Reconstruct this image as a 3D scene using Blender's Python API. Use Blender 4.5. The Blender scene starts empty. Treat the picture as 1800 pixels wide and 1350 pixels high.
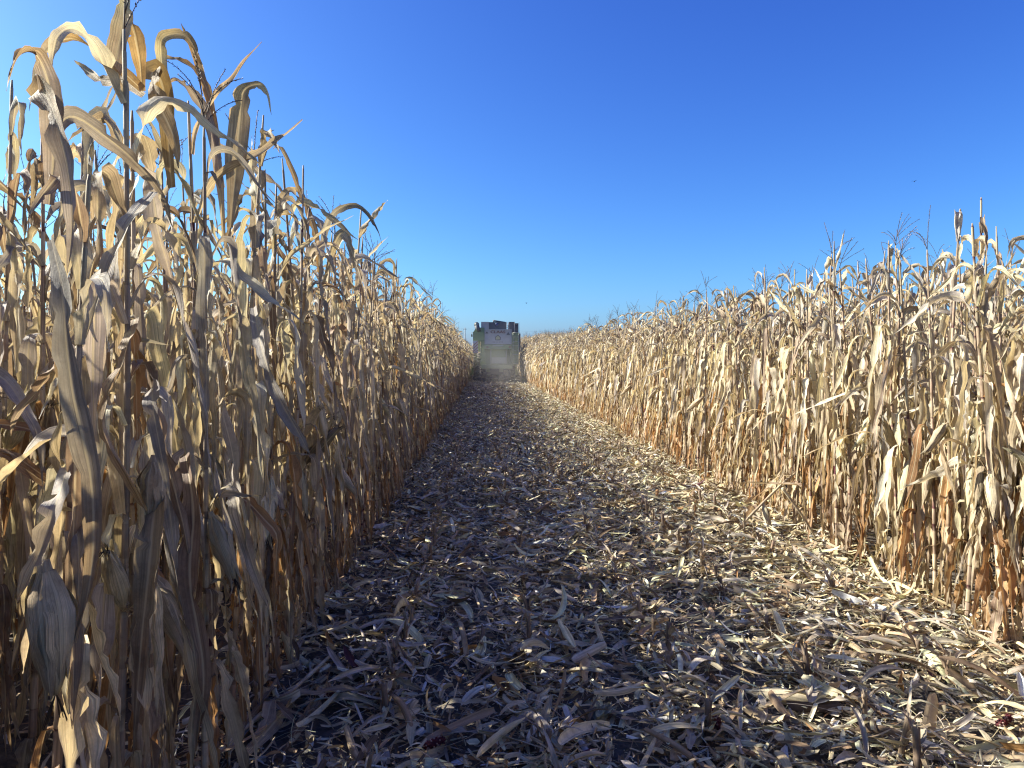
import bpy, math, random
import numpy as np
from mathutils import Vector, Matrix

# ------------------------------------------------------------------ camera, sky, sun, exposure
sc = bpy.context.scene
C = sc.collection
EYE = 1.65
cam_d = bpy.data.cameras.new('camera'); cam = bpy.data.objects.new('camera', cam_d); C.objects.link(cam)
cam.location = (0, 0, EYE); cam.rotation_euler = (math.radians(90), 0, 0)
cam_d.sensor_width = 36; cam_d.lens = 25.0
cam_d.shift_x = 53 / 1800; cam_d.shift_y = -45 / 1800
cam_d.clip_start = 0.05; cam_d.clip_end = 5000
sc.camera = cam

SUN_EL = math.radians(32); SUN_AZ = math.radians(76)      # azimuth from the lane (+Y) towards the left (-X)
world = bpy.data.worlds.new('World'); sc.world = world; world.use_nodes = True
wn = world.node_tree.nodes; wl = world.node_tree.links
bg = wn['Background']
sky = wn.new('ShaderNodeTexSky'); sky.sky_type = 'NISHITA'; sky.sun_disc = False
sky.sun_elevation = SUN_EL; sky.sun_rotation = -SUN_AZ
sky.altitude = 750; sky.air_density = 1.0; sky.dust_density = 2.4; sky.ozone_density = 10.0
sep = wn.new('ShaderNodeSeparateColor'); com = wn.new('ShaderNodeCombineColor'); wl.new(sky.outputs[0], sep.inputs[0])
for ch, gain, gam in ((0, .292, 1.56), (1, .262, 1.55), (2, .50, 1.0)):       # deepen the clear autumn blue
    pw = wn.new('ShaderNodeMath'); pw.operation = 'POWER'; pw.inputs[1].default_value = gam; wl.new(sep.outputs[ch], pw.inputs[0])
    ml = wn.new('ShaderNodeMath'); ml.operation = 'MULTIPLY'; ml.inputs[1].default_value = gain; wl.new(pw.outputs[0], ml.inputs[0]); wl.new(ml.outputs[0], com.inputs[ch])
wl.new(com.outputs[0], bg.inputs[0])
bg.inputs[1].default_value = 0.15
sl = bpy.data.lights.new('sun', 'SUN'); sun = bpy.data.objects.new('sun', sl); C.objects.link(sun)
sl.energy = 4.6; sl.angle = math.radians(0.53); sl.color = (1.0, 0.95, 0.85)
sdir = Vector((-math.sin(SUN_AZ) * math.cos(SUN_EL), math.cos(SUN_AZ) * math.cos(SUN_EL), math.sin(SUN_EL)))
sun.rotation_euler = sdir.to_track_quat('Z', 'Y').to_euler(); sun.location = (-20, 10, 30)
sc.view_settings.view_transform = 'Standard'; sc.view_settings.look = 'None'
sc.view_settings.exposure = 1.62; sc.view_settings.gamma = 1.0
sc.render.engine = 'CYCLES'
sc.cycles.use_denoising = True; sc.cycles.denoiser = 'OPENIMAGEDENOISE'; sc.cycles.denoising_input_passes = 'RGB_ALBEDO_NORMAL'; sc.cycles.denoising_prefilter = 'ACCURATE'
sc.cycles.max_bounces = 8; sc.cycles.diffuse_bounces = 4; sc.cycles.transmission_bounces = 6
sc.cycles.volume_bounces = 1; sc.cycles.volume_step_rate = 2.0
sc.cycles.sample_clamp_indirect = 6.0
sc.cycles.use_adaptive_sampling = False; sc.cycles.pixel_filter_type = 'BLACKMAN_HARRIS'; sc.cycles.filter_width = 1.2

# ------------------------------------------------------------------ helpers
def tag(o, label=None, cat=None, group=None, kind=None):
    if label: o['label'] = label
    if cat: o['category'] = cat
    if group: o['group'] = group
    if kind: o['kind'] = kind
    return o

class Geo:
    """collects grids and tubes with uv and a tint per vertex; becomes one mesh"""
    def __init__(s): s.v = []; s.f = []; s.u = []; s.c = []; s.n = 0
    def grid(s, P, UV, COL, closed=False):
        n, m = P.shape[:2]
        idx = np.arange(n * m).reshape(n, m) + s.n
        a, b = (idx, np.roll(idx, -1, 1)) if closed else (idx[:, :-1], idx[:, 1:])
        q = np.stack([a[:-1], b[:-1], b[1:], a[1:]], -1).reshape(-1, 4)
        s.v.append(P.reshape(-1, 3)); s.u.append(np.broadcast_to(UV, (n, m, 2)).reshape(-1, 2))
        s.c.append(np.broadcast_to(COL, (n, m, 3)).reshape(-1, 3)); s.f.append(q); s.n += n * m
    def raw(s, V, F, UV, COL):
        s.v.append(V); s.f.append(np.asarray(F) + s.n); s.u.append(UV); s.c.append(COL); s.n += len(V)
    def tube(s, pts, rad, seg, col, ends=True):
        pts = np.asarray(pts, float); n = len(pts)
        rad = np.broadcast_to(np.asarray(rad, float), (n,)).copy()
        t = np.gradient(pts, axis=0); t /= np.linalg.norm(t, axis=1)[:, None] + 1e-9
        ref = np.array([1., 0, 0]) if abs(t[n // 2, 0]) < .8 else np.array([0, 1., 0])
        b = np.cross(t, ref); b /= np.linalg.norm(b, axis=1)[:, None] + 1e-9
        k = np.cross(t, b)
        if ends:
            pts = np.vstack([pts[:1], pts, pts[-1:]]); b = np.vstack([b[:1], b, b[-1:]]); k = np.vstack([k[:1], k, k[-1:]])
            rad = np.concatenate([[1e-4], rad, [1e-4]])
            col = np.asarray(col, float)
            if col.ndim == 2: col = np.vstack([col[:1], col, col[-1:]])
        a = np.linspace(0, 2 * np.pi, seg, endpoint=False)
        P = pts[:, None] + rad[:, None, None] * (np.cos(a)[None, :, None] * b[:, None] + np.sin(a)[None, :, None] * k[:, None])
        d = np.concatenate([[0], np.cumsum(np.linalg.norm(np.diff(pts, axis=0), axis=1))])
        UV = np.stack(np.broadcast_arrays((a / (2 * np.pi) * .35 + .58)[None, :], d[:, None]), -1)
        col = np.asarray(col, float)
        COL = col[None, None] if col.ndim == 1 else col[:, None]
        s.grid(P, UV, COL, True)
    def box(s, x0, x1, y0, y1, z0, z1, col=(.5, .5, .5)):
        V = np.array([[x, y, z] for x in (x0, x1) for y in (y0, y1) for z in (z0, z1)], float)
        F = [[0, 1, 3, 2], [4, 6, 7, 5], [0, 4, 5, 1], [2, 3, 7, 6], [0, 2, 6, 4], [1, 5, 7, 3]]
        s.raw(V, F, V[:, :2].copy(), np.tile(np.array(col, float), (8, 1)))
    def prism(s, poly, y0, y1, col=(.5, .5, .5)):
        """polygon in x,z extruded along y (convex, even count or quads fan)"""
        n = len(poly)
        V = np.array([[x, y0, z] for x, z in poly] + [[x, y1, z] for x, z in poly], float)
        F = [[i, (i + 1) % n, n + (i + 1) % n, n + i] for i in range(n)]
        for o in (0, n):
            for i in range(1, n - 1, 2):
                F.append([o, o + i, o + i + 1, o + (i + 2 if i + 2 < n else i + 1)] if i + 2 < n else [o, o + i, o + i + 1, o + i + 1])
        s.raw(V, F, V[:, :2].copy(), np.tile(np.array(col, float), (2 * n, 1)))
    def mesh(s, name, mat, smooth=True):
        V = np.concatenate(s.v).astype(np.float32); F = np.concatenate(s.f).astype(np.int32)
        U = np.concatenate(s.u).astype(np.float32); K = np.concatenate(s.c).astype(np.float32)
        tri = F[:, 2] == F[:, 3]
        if tri.any():
            loops = np.concatenate([F[~tri].ravel(), F[tri][:, :3].ravel()])
            tot = np.concatenate([np.full((~tri).sum(), 4), np.full(tri.sum(), 3)])
        else:
            loops = F.ravel(); tot = np.full(len(F), 4)
        start = np.concatenate([[0], np.cumsum(tot)[:-1]])
        me = bpy.data.meshes.new(name)
        me.vertices.add(len(V)); me.vertices.foreach_set('co', V.ravel())
        me.loops.add(len(loops)); me.loops.foreach_set('vertex_index', loops.astype(np.int32))
        me.polygons.add(len(tot)); me.polygons.foreach_set('loop_start', start.astype(np.int32))
        me.polygons.foreach_set('loop_total', tot.astype(np.int32))
        me.polygons.foreach_set('use_smooth', np.full(len(tot), smooth))
        uv = me.uv_layers.new(name='UVMap'); uv.data.foreach_set('uv', U[loops].ravel())
        at = me.attributes.new('tint', 'FLOAT_COLOR', 'POINT')
        at.data.foreach_set('color', np.hstack([K, np.ones((len(K), 1), np.float32)]).ravel())
        me.update(calc_edges=True); me.validate()
        me.materials.append(mat)
        return me
    def obj(s, name, mat, parent=None, smooth=True, loc=None):
        o = bpy.data.objects.new(name, s.mesh(name, mat, smooth)); C.objects.link(o)
        if parent: o.parent = parent
        if loc is not None: o.location = loc
        return o

def empty(name, loc, rz=0):
    o = bpy.data.objects.new(name, None); C.objects.link(o); o.location = loc; o.rotation_euler = (0, 0, rz)
    o.empty_display_size = .1
    return o

def copy_tree(o, parent=None):
    c = o.copy(); C.objects.link(c)
    if parent: c.parent = parent
    for ch in list(o.children): copy_tree(ch, c)
    return c

# ------------------------------------------------------------------ materials
def nodes(name):
    m = bpy.data.materials.new(name); m.use_nodes = True
    nt = m.node_tree; p = nt.nodes['Principled BSDF']
    return m, nt.nodes, nt.links, p

def math_n(N, L, op, a, b=None, clamp=False):
    n = N.new('ShaderNodeMath'); n.operation = op; n.use_clamp = clamp
    for i, x in enumerate((a, b)):
        if x is None: continue
        if isinstance(x, (int, float)): n.inputs[i].default_value = x
        else: L.new(x, n.inputs[i])
    return n.outputs[0]

def ramp(N, L, src, a, b, lo=0., hi=1.):
    n = N.new('ShaderNodeMapRange'); n.inputs[1].default_value = a; n.inputs[2].default_value = b
    n.inputs[3].default_value = lo; n.inputs[4].default_value = hi
    L.new(src, n.inputs[0]); return n.outputs[0]

def mixc(N, L, fac, a, b, mode='MIX'):
    n = N.new('ShaderNodeMix'); n.data_type = 'RGBA'; n.blend_type = mode
    for i, x in ((0, fac), (6, a), (7, b)):
        if isinstance(x, (int, float)): n.inputs[i].default_value = x
        elif isinstance(x, tuple): n.inputs[i].default_value = (*x, 1)
        else: L.new(x, n.inputs[i])
    return n.outputs[2]

def dry_leaf(name, trans=.32, veins=22., bump=.5, rough=.62, spec=.2):
    m, N, L, p = nodes(name)
    at = N.new('ShaderNodeAttribute'); at.attribute_name = 'tint'
    uv = N.new('ShaderNodeUVMap'); uv.uv_map = 'UVMap'
    oi = N.new('ShaderNodeObjectInfo'); ge = N.new('ShaderNodeNewGeometry')
    sp = N.new('ShaderNodeSeparateXYZ'); L.new(uv.outputs[0], sp.inputs[0])
    cm = N.new('ShaderNodeCombineXYZ')
    L.new(math_n(N, L, 'MULTIPLY', sp.outputs[0], veins), cm.inputs[0])
    L.new(math_n(N, L, 'MULTIPLY', sp.outputs[1], 2.2), cm.inputs[1])
    L.new(math_n(N, L, 'MULTIPLY', oi.outputs['Random'], 37.), cm.inputs[2])
    n1 = N.new('ShaderNodeTexNoise'); n1.inputs['Scale'].default_value = 1.; n1.inputs['Detail'].default_value = 5.; n1.inputs['Roughness'].default_value = .65
    L.new(cm.outputs[0], n1.inputs[0])
    # weathering blotches in world position
    n2 = N.new('ShaderNodeTexNoise'); n2.inputs['Scale'].default_value = 9.; n2.inputs['Detail'].default_value = 6.; n2.inputs['Roughness'].default_value = .7
    L.new(ge.outputs['Position'], n2.inputs[0])
    n3 = N.new('ShaderNodeTexNoise'); n3.inputs['Scale'].default_value = 90.; n3.inputs['Detail'].default_value = 2.
    L.new(ge.outputs['Position'], n3.inputs[0])
    streak = ramp(N, L, n1.outputs[0], .34, .68, .50, 1.5)
    blot = ramp(N, L, math_n(N, L, 'ADD', math_n(N, L, 'MULTIPLY', n2.outputs[0], .6), math_n(N, L, 'MULTIPLY', n1.outputs[0], .4)), .47, .62)
    fleck = ramp(N, L, n3.outputs[0], .62, .74, 0, .28)
    c0 = mixc(N, L, 1., at.outputs['Color'], streak, 'MULTIPLY')
    c1 = mixc(N, L, math_n(N, L, 'MULTIPLY', blot, .75), c0, mixc(N, L, 1., c0, (.42, .375, .36), 'MULTIPLY'))
    c2 = mixc(N, L, math_n(N, L, 'MULTIPLY', fleck, blot), c1, (.07, .05, .04))
    # midrib: pale line along the middle
    rib = math_n(N, L, 'ABSOLUTE', math_n(N, L, 'SUBTRACT', sp.outputs[0], .5))
    ribm = ramp(N, L, rib, .03, .07, .85, 0.)
    c3 = mixc(N, L, ribm, c2, mixc(N, L, .65, c0, (.66, .56, .36)))
    rnd = ramp(N, L, oi.outputs['Random'], 0, 1, .86, 1.12)
    c4 = mixc(N, L, 1., c3, rnd, 'MULTIPLY')
    L.new(c4, p.inputs['Base Color']); p.inputs['Roughness'].default_value = rough
    p.inputs['Specular IOR Level'].default_value = spec
    bp = N.new('ShaderNodeBump'); bp.inputs['Strength'].default_value = bump; bp.inputs['Distance'].default_value = .006
    L.new(math_n(N, L, 'ADD', n1.outputs[0], math_n(N, L, 'MULTIPLY', n2.outputs[0], 1.2)), bp.inputs['Height']); L.new(bp.outputs[0], p.inputs['Normal'])
    if trans > 0:
        tr = N.new('ShaderNodeBsdfTranslucent'); L.new(mixc(N, L, 1., c4, (1.0, .90, .68), 'MULTIPLY'), tr.inputs[0])
        # brighten: thin dry tissue passes most of the light it does not reflect
        mx = N.new('ShaderNodeMixShader'); mx.inputs[0].default_value = trans
        L.new(p.outputs[0], mx.inputs[1]); L.new(tr.outputs[0], mx.inputs[2])
        L.new(mx.outputs[0], N['Material Output'].inputs[0])
    return m

M_LEAF = dry_leaf('dry_corn_leaf', .33, 14., .7, .58, .28)
M_STALK = dry_leaf('dry_corn_stalk', 0., 30., .35)
M_HUSK = dry_leaf('dry_husk', .15, 30., .8)
M_LITTER = dry_leaf('chopped_litter', .12, 10., .4)
M_TASSEL = dry_leaf('dry_tassel', 0., 8., .2)

def paint(name, col, rough=.5, dirt=(.30, .27, .22), dirt_amt=.45, metal=0., scale=2.5):
    m, N, L, p = nodes(name)
    ge = N.new('ShaderNodeNewGeometry')
    n = N.new('ShaderNodeTexNoise'); n.inputs['Scale'].default_value = scale; n.inputs['Detail'].default_value = 8; n.inputs['Roughness'].default_value = .7
    L.new(ge.outputs['Position'], n.inputs[0])
    f = ramp(N, L, n.outputs[0], .35, .7, .1, dirt_amt)
    L.new(mixc(N, L, f, col, dirt), p.inputs['Base Color'])
    L.new(ramp(N, L, n.outputs[0], .3, .7, rough, min(1, rough + .3)), p.inputs['Roughness'])
    p.inputs['Metallic'].default_value = metal
    return m

# ------------------------------------------------------------------ corn geometry
STRAW = np.array((.66, .565, .37)); TAN = np.array((.50, .40, .265)); GREY = np.array((.47, .42, .36))
BROWN = np.array((.32, .23, .155)); ORANGE = np.array((.47, .27, .12)); PALE = np.array((.75, .69, .52))
PURPLE = np.array((.085, .02, .03)); DARK = np.array((.075, .055, .045))

def sstep(x, a, b):
    t = np.clip((x - a) / (b - a), 0, 1); return t * t * (3 - 2 * t)

def smooth_noise(rng, n, k, amp):
    y = np.array([rng.uniform(-1, 1) for _ in range(k + 1)])
    x = np.linspace(0, k, n); i = np.minimum(x.astype(int), k - 1); f = x - i; f = f * f * (3 - 2 * f)
    return amp * (y[i] * (1 - f) + y[i + 1] * f)

A_HI = np.array([-1, -.8, -.5, -.12, 0, .12, .5, .8, 1.]); A_MID = np.array([-1, -.5, -.1, .1, .5, 1.]); A_LO = np.array([-1, 0, 1.])

def ribbon(G, pts, b, n, W, rng, colA, colB, across=A_MID, curl=.6, wav=.12, prof=None, freq=4., ragged=.12, keel=.0):
    """a leaf blade along pts with side vectors b and normals n"""
    N = len(pts); s = np.linspace(0, 1, N)
    if prof is None: prof = (.45 + .55 * sstep(s, 0, .28)) * np.maximum(1 - s ** 2.6, 0) ** .85
    L = np.linalg.norm(np.diff(pts, axis=0), axis=1).sum()
    w = np.maximum(.5 * W * prof, .0006)
    c = np.clip(curl * (.55 + .45 * s) + smooth_noise(rng, N, 4, .45), .02, 1.9)
    # edges: each side keeps its own ragged width and its own wave
    wl_ = w * (1 + smooth_noise(rng, N, max(4, int(N / 2)), ragged)); wr_ = w * (1 + smooth_noise(rng, N, max(4, int(N / 2)), ragged))
    if N > 12:                       # tears: the margin runs in, then jumps back
        for w_ in (wl_, wr_):
            for k in range(rng.randint(1, 4)):
                i0 = rng.randint(int(N * .2), N - 4); ln = rng.randint(1, max(2, N // 6)); dp = rng.uniform(.25, .75)
                for q in range(ln):
                    if i0 + q < N: w_[i0 + q] *= 1 - dp * (1 - q / ln)
    u = across[None, :]; neg = (u < 0)
    wid = np.where(neg, wl_[:, None], wr_[:, None])
    a = u * c[:, None]
    x = wid * np.sin(a) / c[:, None]; z = wid * (1 - np.cos(a)) / c[:, None]
    f1 = freq * rng.uniform(.7, 1.4); f2 = freq * rng.uniform(.7, 1.4); p1 = rng.uniform(0, 6.3); p2 = rng.uniform(0, 6.3)
    wave = np.where(neg, np.sin(2 * np.pi * f1 * s + p1 + .8 * np.sin(5 * s + p2))[:, None], np.sin(2 * np.pi * f2 * s + p2 + .8 * np.sin(6 * s + p1))[:, None])
    z = z + W * wav * wave * np.abs(u) ** 1.6 * prof[:, None]
    z = z + smooth_noise(rng, N, max(3, int(N / 3)), .10 * W)[:, None] * np.abs(u)
    if keel: z = z - keel * np.exp(-(u / .13) ** 2) * (1 - s[:, None] * .8)
    P = pts[:, None] + x[..., None] * b[:, None] + z[..., None] * n[:, None]
    UV = np.stack(np.broadcast_arrays(across[None] * .5 + .5, (s * L)[:, None] + rng.uniform(0, 50)), -1)
    mixv = np.clip(sstep(s, .25, 1.05) + smooth_noise(rng, N, 5, .35), 0, 1)[:, None]
    col = colA * (1 - mixv) + colB * mixv
    G.grid(P, UV, col[:, None])

def frame(th, az, roll):
    ct, st, ca, sa = np.cos(th), np.sin(th), np.cos(az), np.sin(az)
    t = np.stack([st * ca, st * sa, ct], 1); b = np.stack([-sa, ca, 0 * ca], 1); n = np.cross(t, b)
    cr, sr = np.cos(roll)[:, None], np.sin(roll)[:, None]
    return t, cr * b + sr * n, -sr * b + cr * n

def leaf(G, p0, az, L, W, th0, th1, s0, ds, rng, colA, colB, N=18, across=A_MID, curl=.6, wav=.12, twist=1.0, kink=0., freq=4., keel=.002):
    s = np.linspace(0, 1, N)
    th = th0 + (th1 - th0) * sstep(s, s0, s0 + ds) + smooth_noise(rng, N, 5, .16)
    if kink:
        k = rng.uniform(.25, .75); th = th + kink * sstep(s, k, k + .06)
    azs = az + smooth_noise(rng, N, 3, .35) * s
    roll = smooth_noise(rng, N, 3, twist) * sstep(s, .05, .4)
    t, b, n = frame(th, azs, roll)
    step = L / (N - 1)
    pts = np.asarray(p0) + np.vstack([np.zeros(3), np.cumsum((t[:-1] + t[1:]) * .5 * step, axis=0)])
    lo = pts[:, 2] < .015
    if lo.any(): pts[lo, 2] = .015 + rng.uniform(0, .02)
    if N > 12 and rng.random() < .25:       # torn lengthwise: a second strip parts from the blade
        k0 = rng.randint(1, N // 2); m = N - k0
        off = np.outer(np.linspace(0, 1, m) ** 1.4, [rng.uniform(-.05, .05), rng.uniform(-.05, .05), rng.uniform(-.02, .03)])
        r2 = roll[k0:] + np.linspace(0, rng.uniform(-1.5, 1.5), m); t2, b2, n2 = frame(th[k0:], azs[k0:], r2)
        ss = np.linspace(0, 1, m); pr = np.minimum(1, .2 + ss * 4) * np.maximum(1 - ss ** 2.2, 0)
        ribbon(G, pts[k0:] + b2 * W * .22 + off, b2, n2, W * rng.uniform(.25, .45), rng, colA, colB, A_LO, curl * .7, wav, pr, freq)
        W = W * .72
    ribbon(G, pts, b, n, W, rng, colA, colB, across, curl, wav, freq=freq, keel=keel)

def vary(c, rng, a=.12):
    return np.clip(c * rng.uniform(1 - a, 1 + a) * np.array([rng.uniform(.97, 1.03) for _ in range(3)]), .01, .9)

def leaf_colour(h, rng):
    """lower leaves died first: browner and more orange; upper ones straw and weathered grey"""
    r = rng.random()
    if h < .32: base = ORANGE if r < .38 else (BROWN if r < .62 else (TAN if r < .86 else STRAW))
    elif h < .6: base = STRAW if r < .38 else (TAN if r < .62 else (GREY if r < .8 else (PALE if r < .9 else ORANGE)))
    else: base = STRAW if r < .28 else (GREY if r < .55 else (TAN if r < .78 else (PALE if r < .88 else BROWN)))
    tip = base * .6 + (BROWN if rng.random() < .5 else GREY) * .4
    return vary(base, rng, .2), vary(tip, rng, .2)

def tassel(G, top, rng, hi, lean_az, lean, size=1.):
    def branch(p, az, th0, th1, L, r, spk):
        n = 9 if hi else 5
        s = np.linspace(0, 1, n); th = th0 + (th1 - th0) * s ** 1.3; a = az + smooth_noise(rng, n, 2, .2)
        t, b, nn = frame(th, a, 0 * s)
        pts = p + np.vstack([np.zeros(3), np.cumsum(t[:-1] * L / (n - 1), axis=0)])
        col = DARK * rng.uniform(.9, 1.9)
        G.tube(pts, np.linspace(r, r * .6, n), 4 if hi else 3, col)
        if spk:
            m = int(L / .011)
            for i in range(m):
                f = .22 + .78 * i / m; x = f * (n - 1); k = min(int(x), n - 2); q = pts[k] * (1 - (x - k)) + pts[k + 1] * (x - k)
                d = (b[k] * rng.uniform(-1, 1) + nn[k] * rng.uniform(-1, 1)) * .9 + t[k] * 1.0; d /= np.linalg.norm(d)
                e = np.cross(d, t[k]); e /= np.linalg.norm(e) + 1e-6
                l = .012; w_ = .0026
                V = np.array([q, q + d * l * .5 + e * w_, q + d * l, q + d * l * .5 - e * w_])
                G.raw(V, [[0, 1, 2, 3]], np.full((4, 2), .3), np.tile(vary(DARK * 1.9 if rng.random() < .7 else TAN * .7, rng, .3), (4, 1)))
        return pts
    r = .0026 if hi else .0032
    main = branch(top, lean_az, lean, lean + rng.uniform(0, .7), .30 * size, r, hi)
    for i in range(rng.randint(3, 7)):
        f = rng.uniform(0, .4); q = main[int(f * (len(main) - 1))]
        branch(q, rng.uniform(0, 6.28), lean * .5 + rng.uniform(.25, .8), rng.uniform(.6, 1.7), rng.uniform(.13, .24) * size, r * .8, hi)

def ear(G, GS, p0, az, th, L, R, rng, hi):
    """husked ear: body of revolution with husk blades wrapped round it and frayed past its tip"""
    n = 10; s = np.linspace(0, 1, n)
    t, b, nn = frame(np.full(n, th) + .12 * s, np.full(n, az), 0 * s)
    sh = .05
    pts = np.asarray(p0) + np.vstack([np.zeros(3), np.cumsum(t[:-1] * (L + sh) / (n - 1), axis=0)])
    rad = R * np.array([.3, .42, .86, 1.0, 1.02, .98, .88, .72, .5, .22])
    base = vary(STRAW if rng.random() < .55 else TAN, rng)
    G.tube(pts, rad, 12 if hi else 7, np.outer(np.linspace(1, .85, n), base))
    nb = 7 if hi else 4
    for i in range(nb):
        a = 2 * math.pi * i / nb + rng.uniform(-.3, .3)
        m = 12 if hi else 7; q = np.linspace(.08, rng.uniform(.85, 1.3), m)
        x = np.interp(q, s, rad, right=rad[-1]) * (1.06 + .05 * i / nb)
        flare = np.maximum(q - .78, 0) * rng.uniform(.0, .35) * L
        cx = np.interp(q, s, np.arange(n)); k = np.minimum(cx.astype(int), n - 2); fr = (cx - k)[:, None]
        axis = pts[k] * (1 - fr) + pts[k + 1] * fr
        over = np.maximum(q - 1, 0)[:, None] * L * t[-1]
        d = math.cos(a) * b[k] + math.sin(a) * nn[k]
        e = np.cross(t[k], d)
        pp = axis + over + d * (x + flare)[:, None]
        pr = np.interp(np.linspace(0, 1, m), [0, .25, .6, 1], [.45, 1, .85, .05])
        ribbon(G, pp, e, -d, R * 1.7, rng, vary(base, rng, .2), vary(base * .75, rng, .2), A_HI if hi else A_LO, .8, .07, pr, 3., .22)
    if GS is not None:
        for i in range(14):
            aa = rng.uniform(0, 6.28); l = rng.uniform(.02, .06); k = 4; ss = np.linspace(0, 1, k)
            q = pts[-1] + ss[:, None] * l * (t[-1] + .5 * (math.cos(aa) * b[-1] + math.sin(aa) * nn[-1])) - np.outer(ss ** 2, [0, 0, .02])
            GS.tube(q, .0012, 3, DARK * .7)

def corn(seed, H, level=1, nleaf=None, has_tassel=True, ears=1, reach=1., lane=None):
    """one dry corn plant standing at the origin. level 2 = seen close, 1 = middle, 0 = far. returns {part: Geo}"""
    rng = random.Random(seed)
    P = {'stalk': Geo(), 'foliage': Geo()}
    hi = level >= 1
    seg = (12, 8, 5)[2 - level]
    lx, ly = rng.uniform(-.05, .05), rng.uniform(-.05, .05); bx, by = rng.uniform(-.03, .03), rng.uniform(-.03, .03)
    def axis(z):
        f = z / H; return np.array([lx * z + bx * math.sin(2.6 * f), ly * z + by * math.sin(2.6 * f), z])
    nn = nleaf or (rng.randint(16, 18) if level == 2 else rng.randint(14, 17))
    zs = [.06, .14, .24]
    while len(zs) < nn: zs.append(zs[-1] + rng.uniform(.12, .17) * H / 2.5)
    zs = np.array(zs); zs = zs / zs[-1] * H * .92
    r0 = rng.uniform(.011, .0145)
    # stalk: rings with swollen nodes, sheathed (pale) or bare (purple-brown) internodes
    sheath_col = [vary((BROWN if rng.random() < .6 else TAN) if z_ < .9 else (TAN * .75 if rng.random() < .5 else BROWN * 1.1), rng, .2) for z_ in zs]
    pts, rad, col = [], [], []
    zz = np.concatenate([[0.], zs, [H]])
    for i in range(len(zz) - 1):
        z0, z1 = zz[i], zz[i + 1]; f = z0 / H
        r = r0 * (1 - .62 * f); sc_ = sheath_col[min(i, len(zs) - 1)]
        bare = (PURPLE if rng.random() < .14 else (BROWN * .7 if rng.random() < .7 else TAN * .75))
        long_ = rng.uniform(.65, 1.0)
        rings = [(0., 1.12, bare), (.03, 1.25, sc_), (.1, 1.2, sc_), (long_ * .96, 1.16, sc_ * .95), (min(.985, long_ * .97 + .01), .95, bare)] if i else [(0., 1.15, BROWN), (.9, 1.0, BROWN)]
        for a, k, c in rings:
            pts.append(axis(z0 + (z1 - z0) * a)); rad.append(r * k); col.append(c)
    pts.append(axis(H)); rad.append(.0035); col.append(TAN * .8)
    P['stalk'].tube(np.array(pts), np.array(rad), seg, np.array(col))
    # prop roots
    if level >= 1:
        for i in range(7):
            a = 6.28 * i / 7 + rng.uniform(-.3, .3); h = rng.uniform(.03, .08)
            P['stalk'].tube([[.008 * math.cos(a), .008 * math.sin(a), h], [.03 * math.cos(a), .03 * math.sin(a), h * .6], [.05 * math.cos(a), .05 * math.sin(a), -.01]], .003, 4, BROWN * .7)
    plane = rng.uniform(0, math.pi)
    ac = (A_LO, A_MID, A_HI)[level]; NS = (9, 17, 28)[level]
    for i, z in enumerate(zs):
        h = z / H; az = plane + (i % 2) * math.pi + rng.uniform(-.5, .5)
        p = axis(z) + np.array([math.cos(az), math.sin(az), 0]) * r0 * .8
        cA, cB = leaf_colour(h, rng)
        if h < .34:
            L = rng.uniform(.45, .72); W = rng.uniform(.045, .07); th0 = rng.uniform(.4, 1.1); th1 = rng.uniform(2.85, 3.14); s0 = rng.uniform(0, .06); ds = rng.uniform(.08, .2)
            curl, wav, tw, fq = rng.uniform(.8, 1.5), rng.uniform(.12, .28), 1.6, rng.uniform(4, 8)
            L = min(L, max(z + .12, .2))
        elif h < .74:
            L = rng.uniform(.68, 1.0); W = rng.uniform(.055, .088); th0 = rng.uniform(.1, .55); th1 = rng.uniform(2.85, 3.12); s0 = rng.uniform(.0, .13); ds = rng.uniform(.07, .26)
            curl, wav, tw, fq = rng.uniform(.4, 1.3), rng.uniform(.05, .16), 1.3, rng.uniform(2.5, 5)
            if rng.random() < .07: th1 = rng.uniform(1.9, 2.5); ds = rng.uniform(.3, .6)
        else:
            L = rng.uniform(.38, .66) * (1.15 - .35 * (h - .74) / .26); W = rng.uniform(.042, .07); th0 = rng.uniform(.15, .65); th1 = rng.uniform(2.1, 3.1); s0 = rng.uniform(.05, .32); ds = rng.uniform(.12, .5)
            curl, wav, tw, fq = rng.uniform(.8, 1.7), rng.uniform(.08, .22), 2.2, rng.uniform(3, 6)
            if rng.random() < .12: th1 = rng.uniform(.5, 1.0)
        kink = rng.uniform(.5, 1.4) if rng.random() < .28 else 0.
        leaf(P['foliage'], p, az, L * reach, W, th0, th1, s0, ds, rng, cA, cB, NS, ac, curl, wav, tw, kink if th1 < 2.7 else 0, fq, .0025 if level == 2 else .0015)
    # withered second blades hanging from the lower sheaths
    for i, z in enumerate(zs[3:]):
        if z / H > .86 or rng.random() < ((.2 if z / H < .6 else .5) if level < 2 else .1): continue
        az = rng.uniform(0, 6.28); cA, cB = leaf_colour(z / H * .8, rng)
        leaf(P['foliage'], axis(z * .98), az, min(rng.uniform(.4, .75), z + .1), rng.uniform(.04, .075), rng.uniform(.3, .9), rng.uniform(2.9, 3.14), 0., rng.uniform(.06, .16), rng, cA, cB, (7, 14, 24)[level], ac, rng.uniform(.7, 1.5), rng.uniform(.1, .25), 1.5, 0, rng.uniform(3, 7))
    # short broken bits: torn sheath flaps
    if level >= 1:
        for i in range(rng.randint(2, 5)):
            z = rng.choice(list(zs[2:])); az = rng.uniform(0, 6.28); cA, cB = leaf_colour(z / H, rng)
            leaf(P['foliage'], axis(z), az, rng.uniform(.1, .25), rng.uniform(.02, .04), rng.uniform(.1, .7), rng.uniform(1.5, 3.), .1, .5, rng, cA, cB, 8, A_LO, .8, .2, 1.5)
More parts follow.
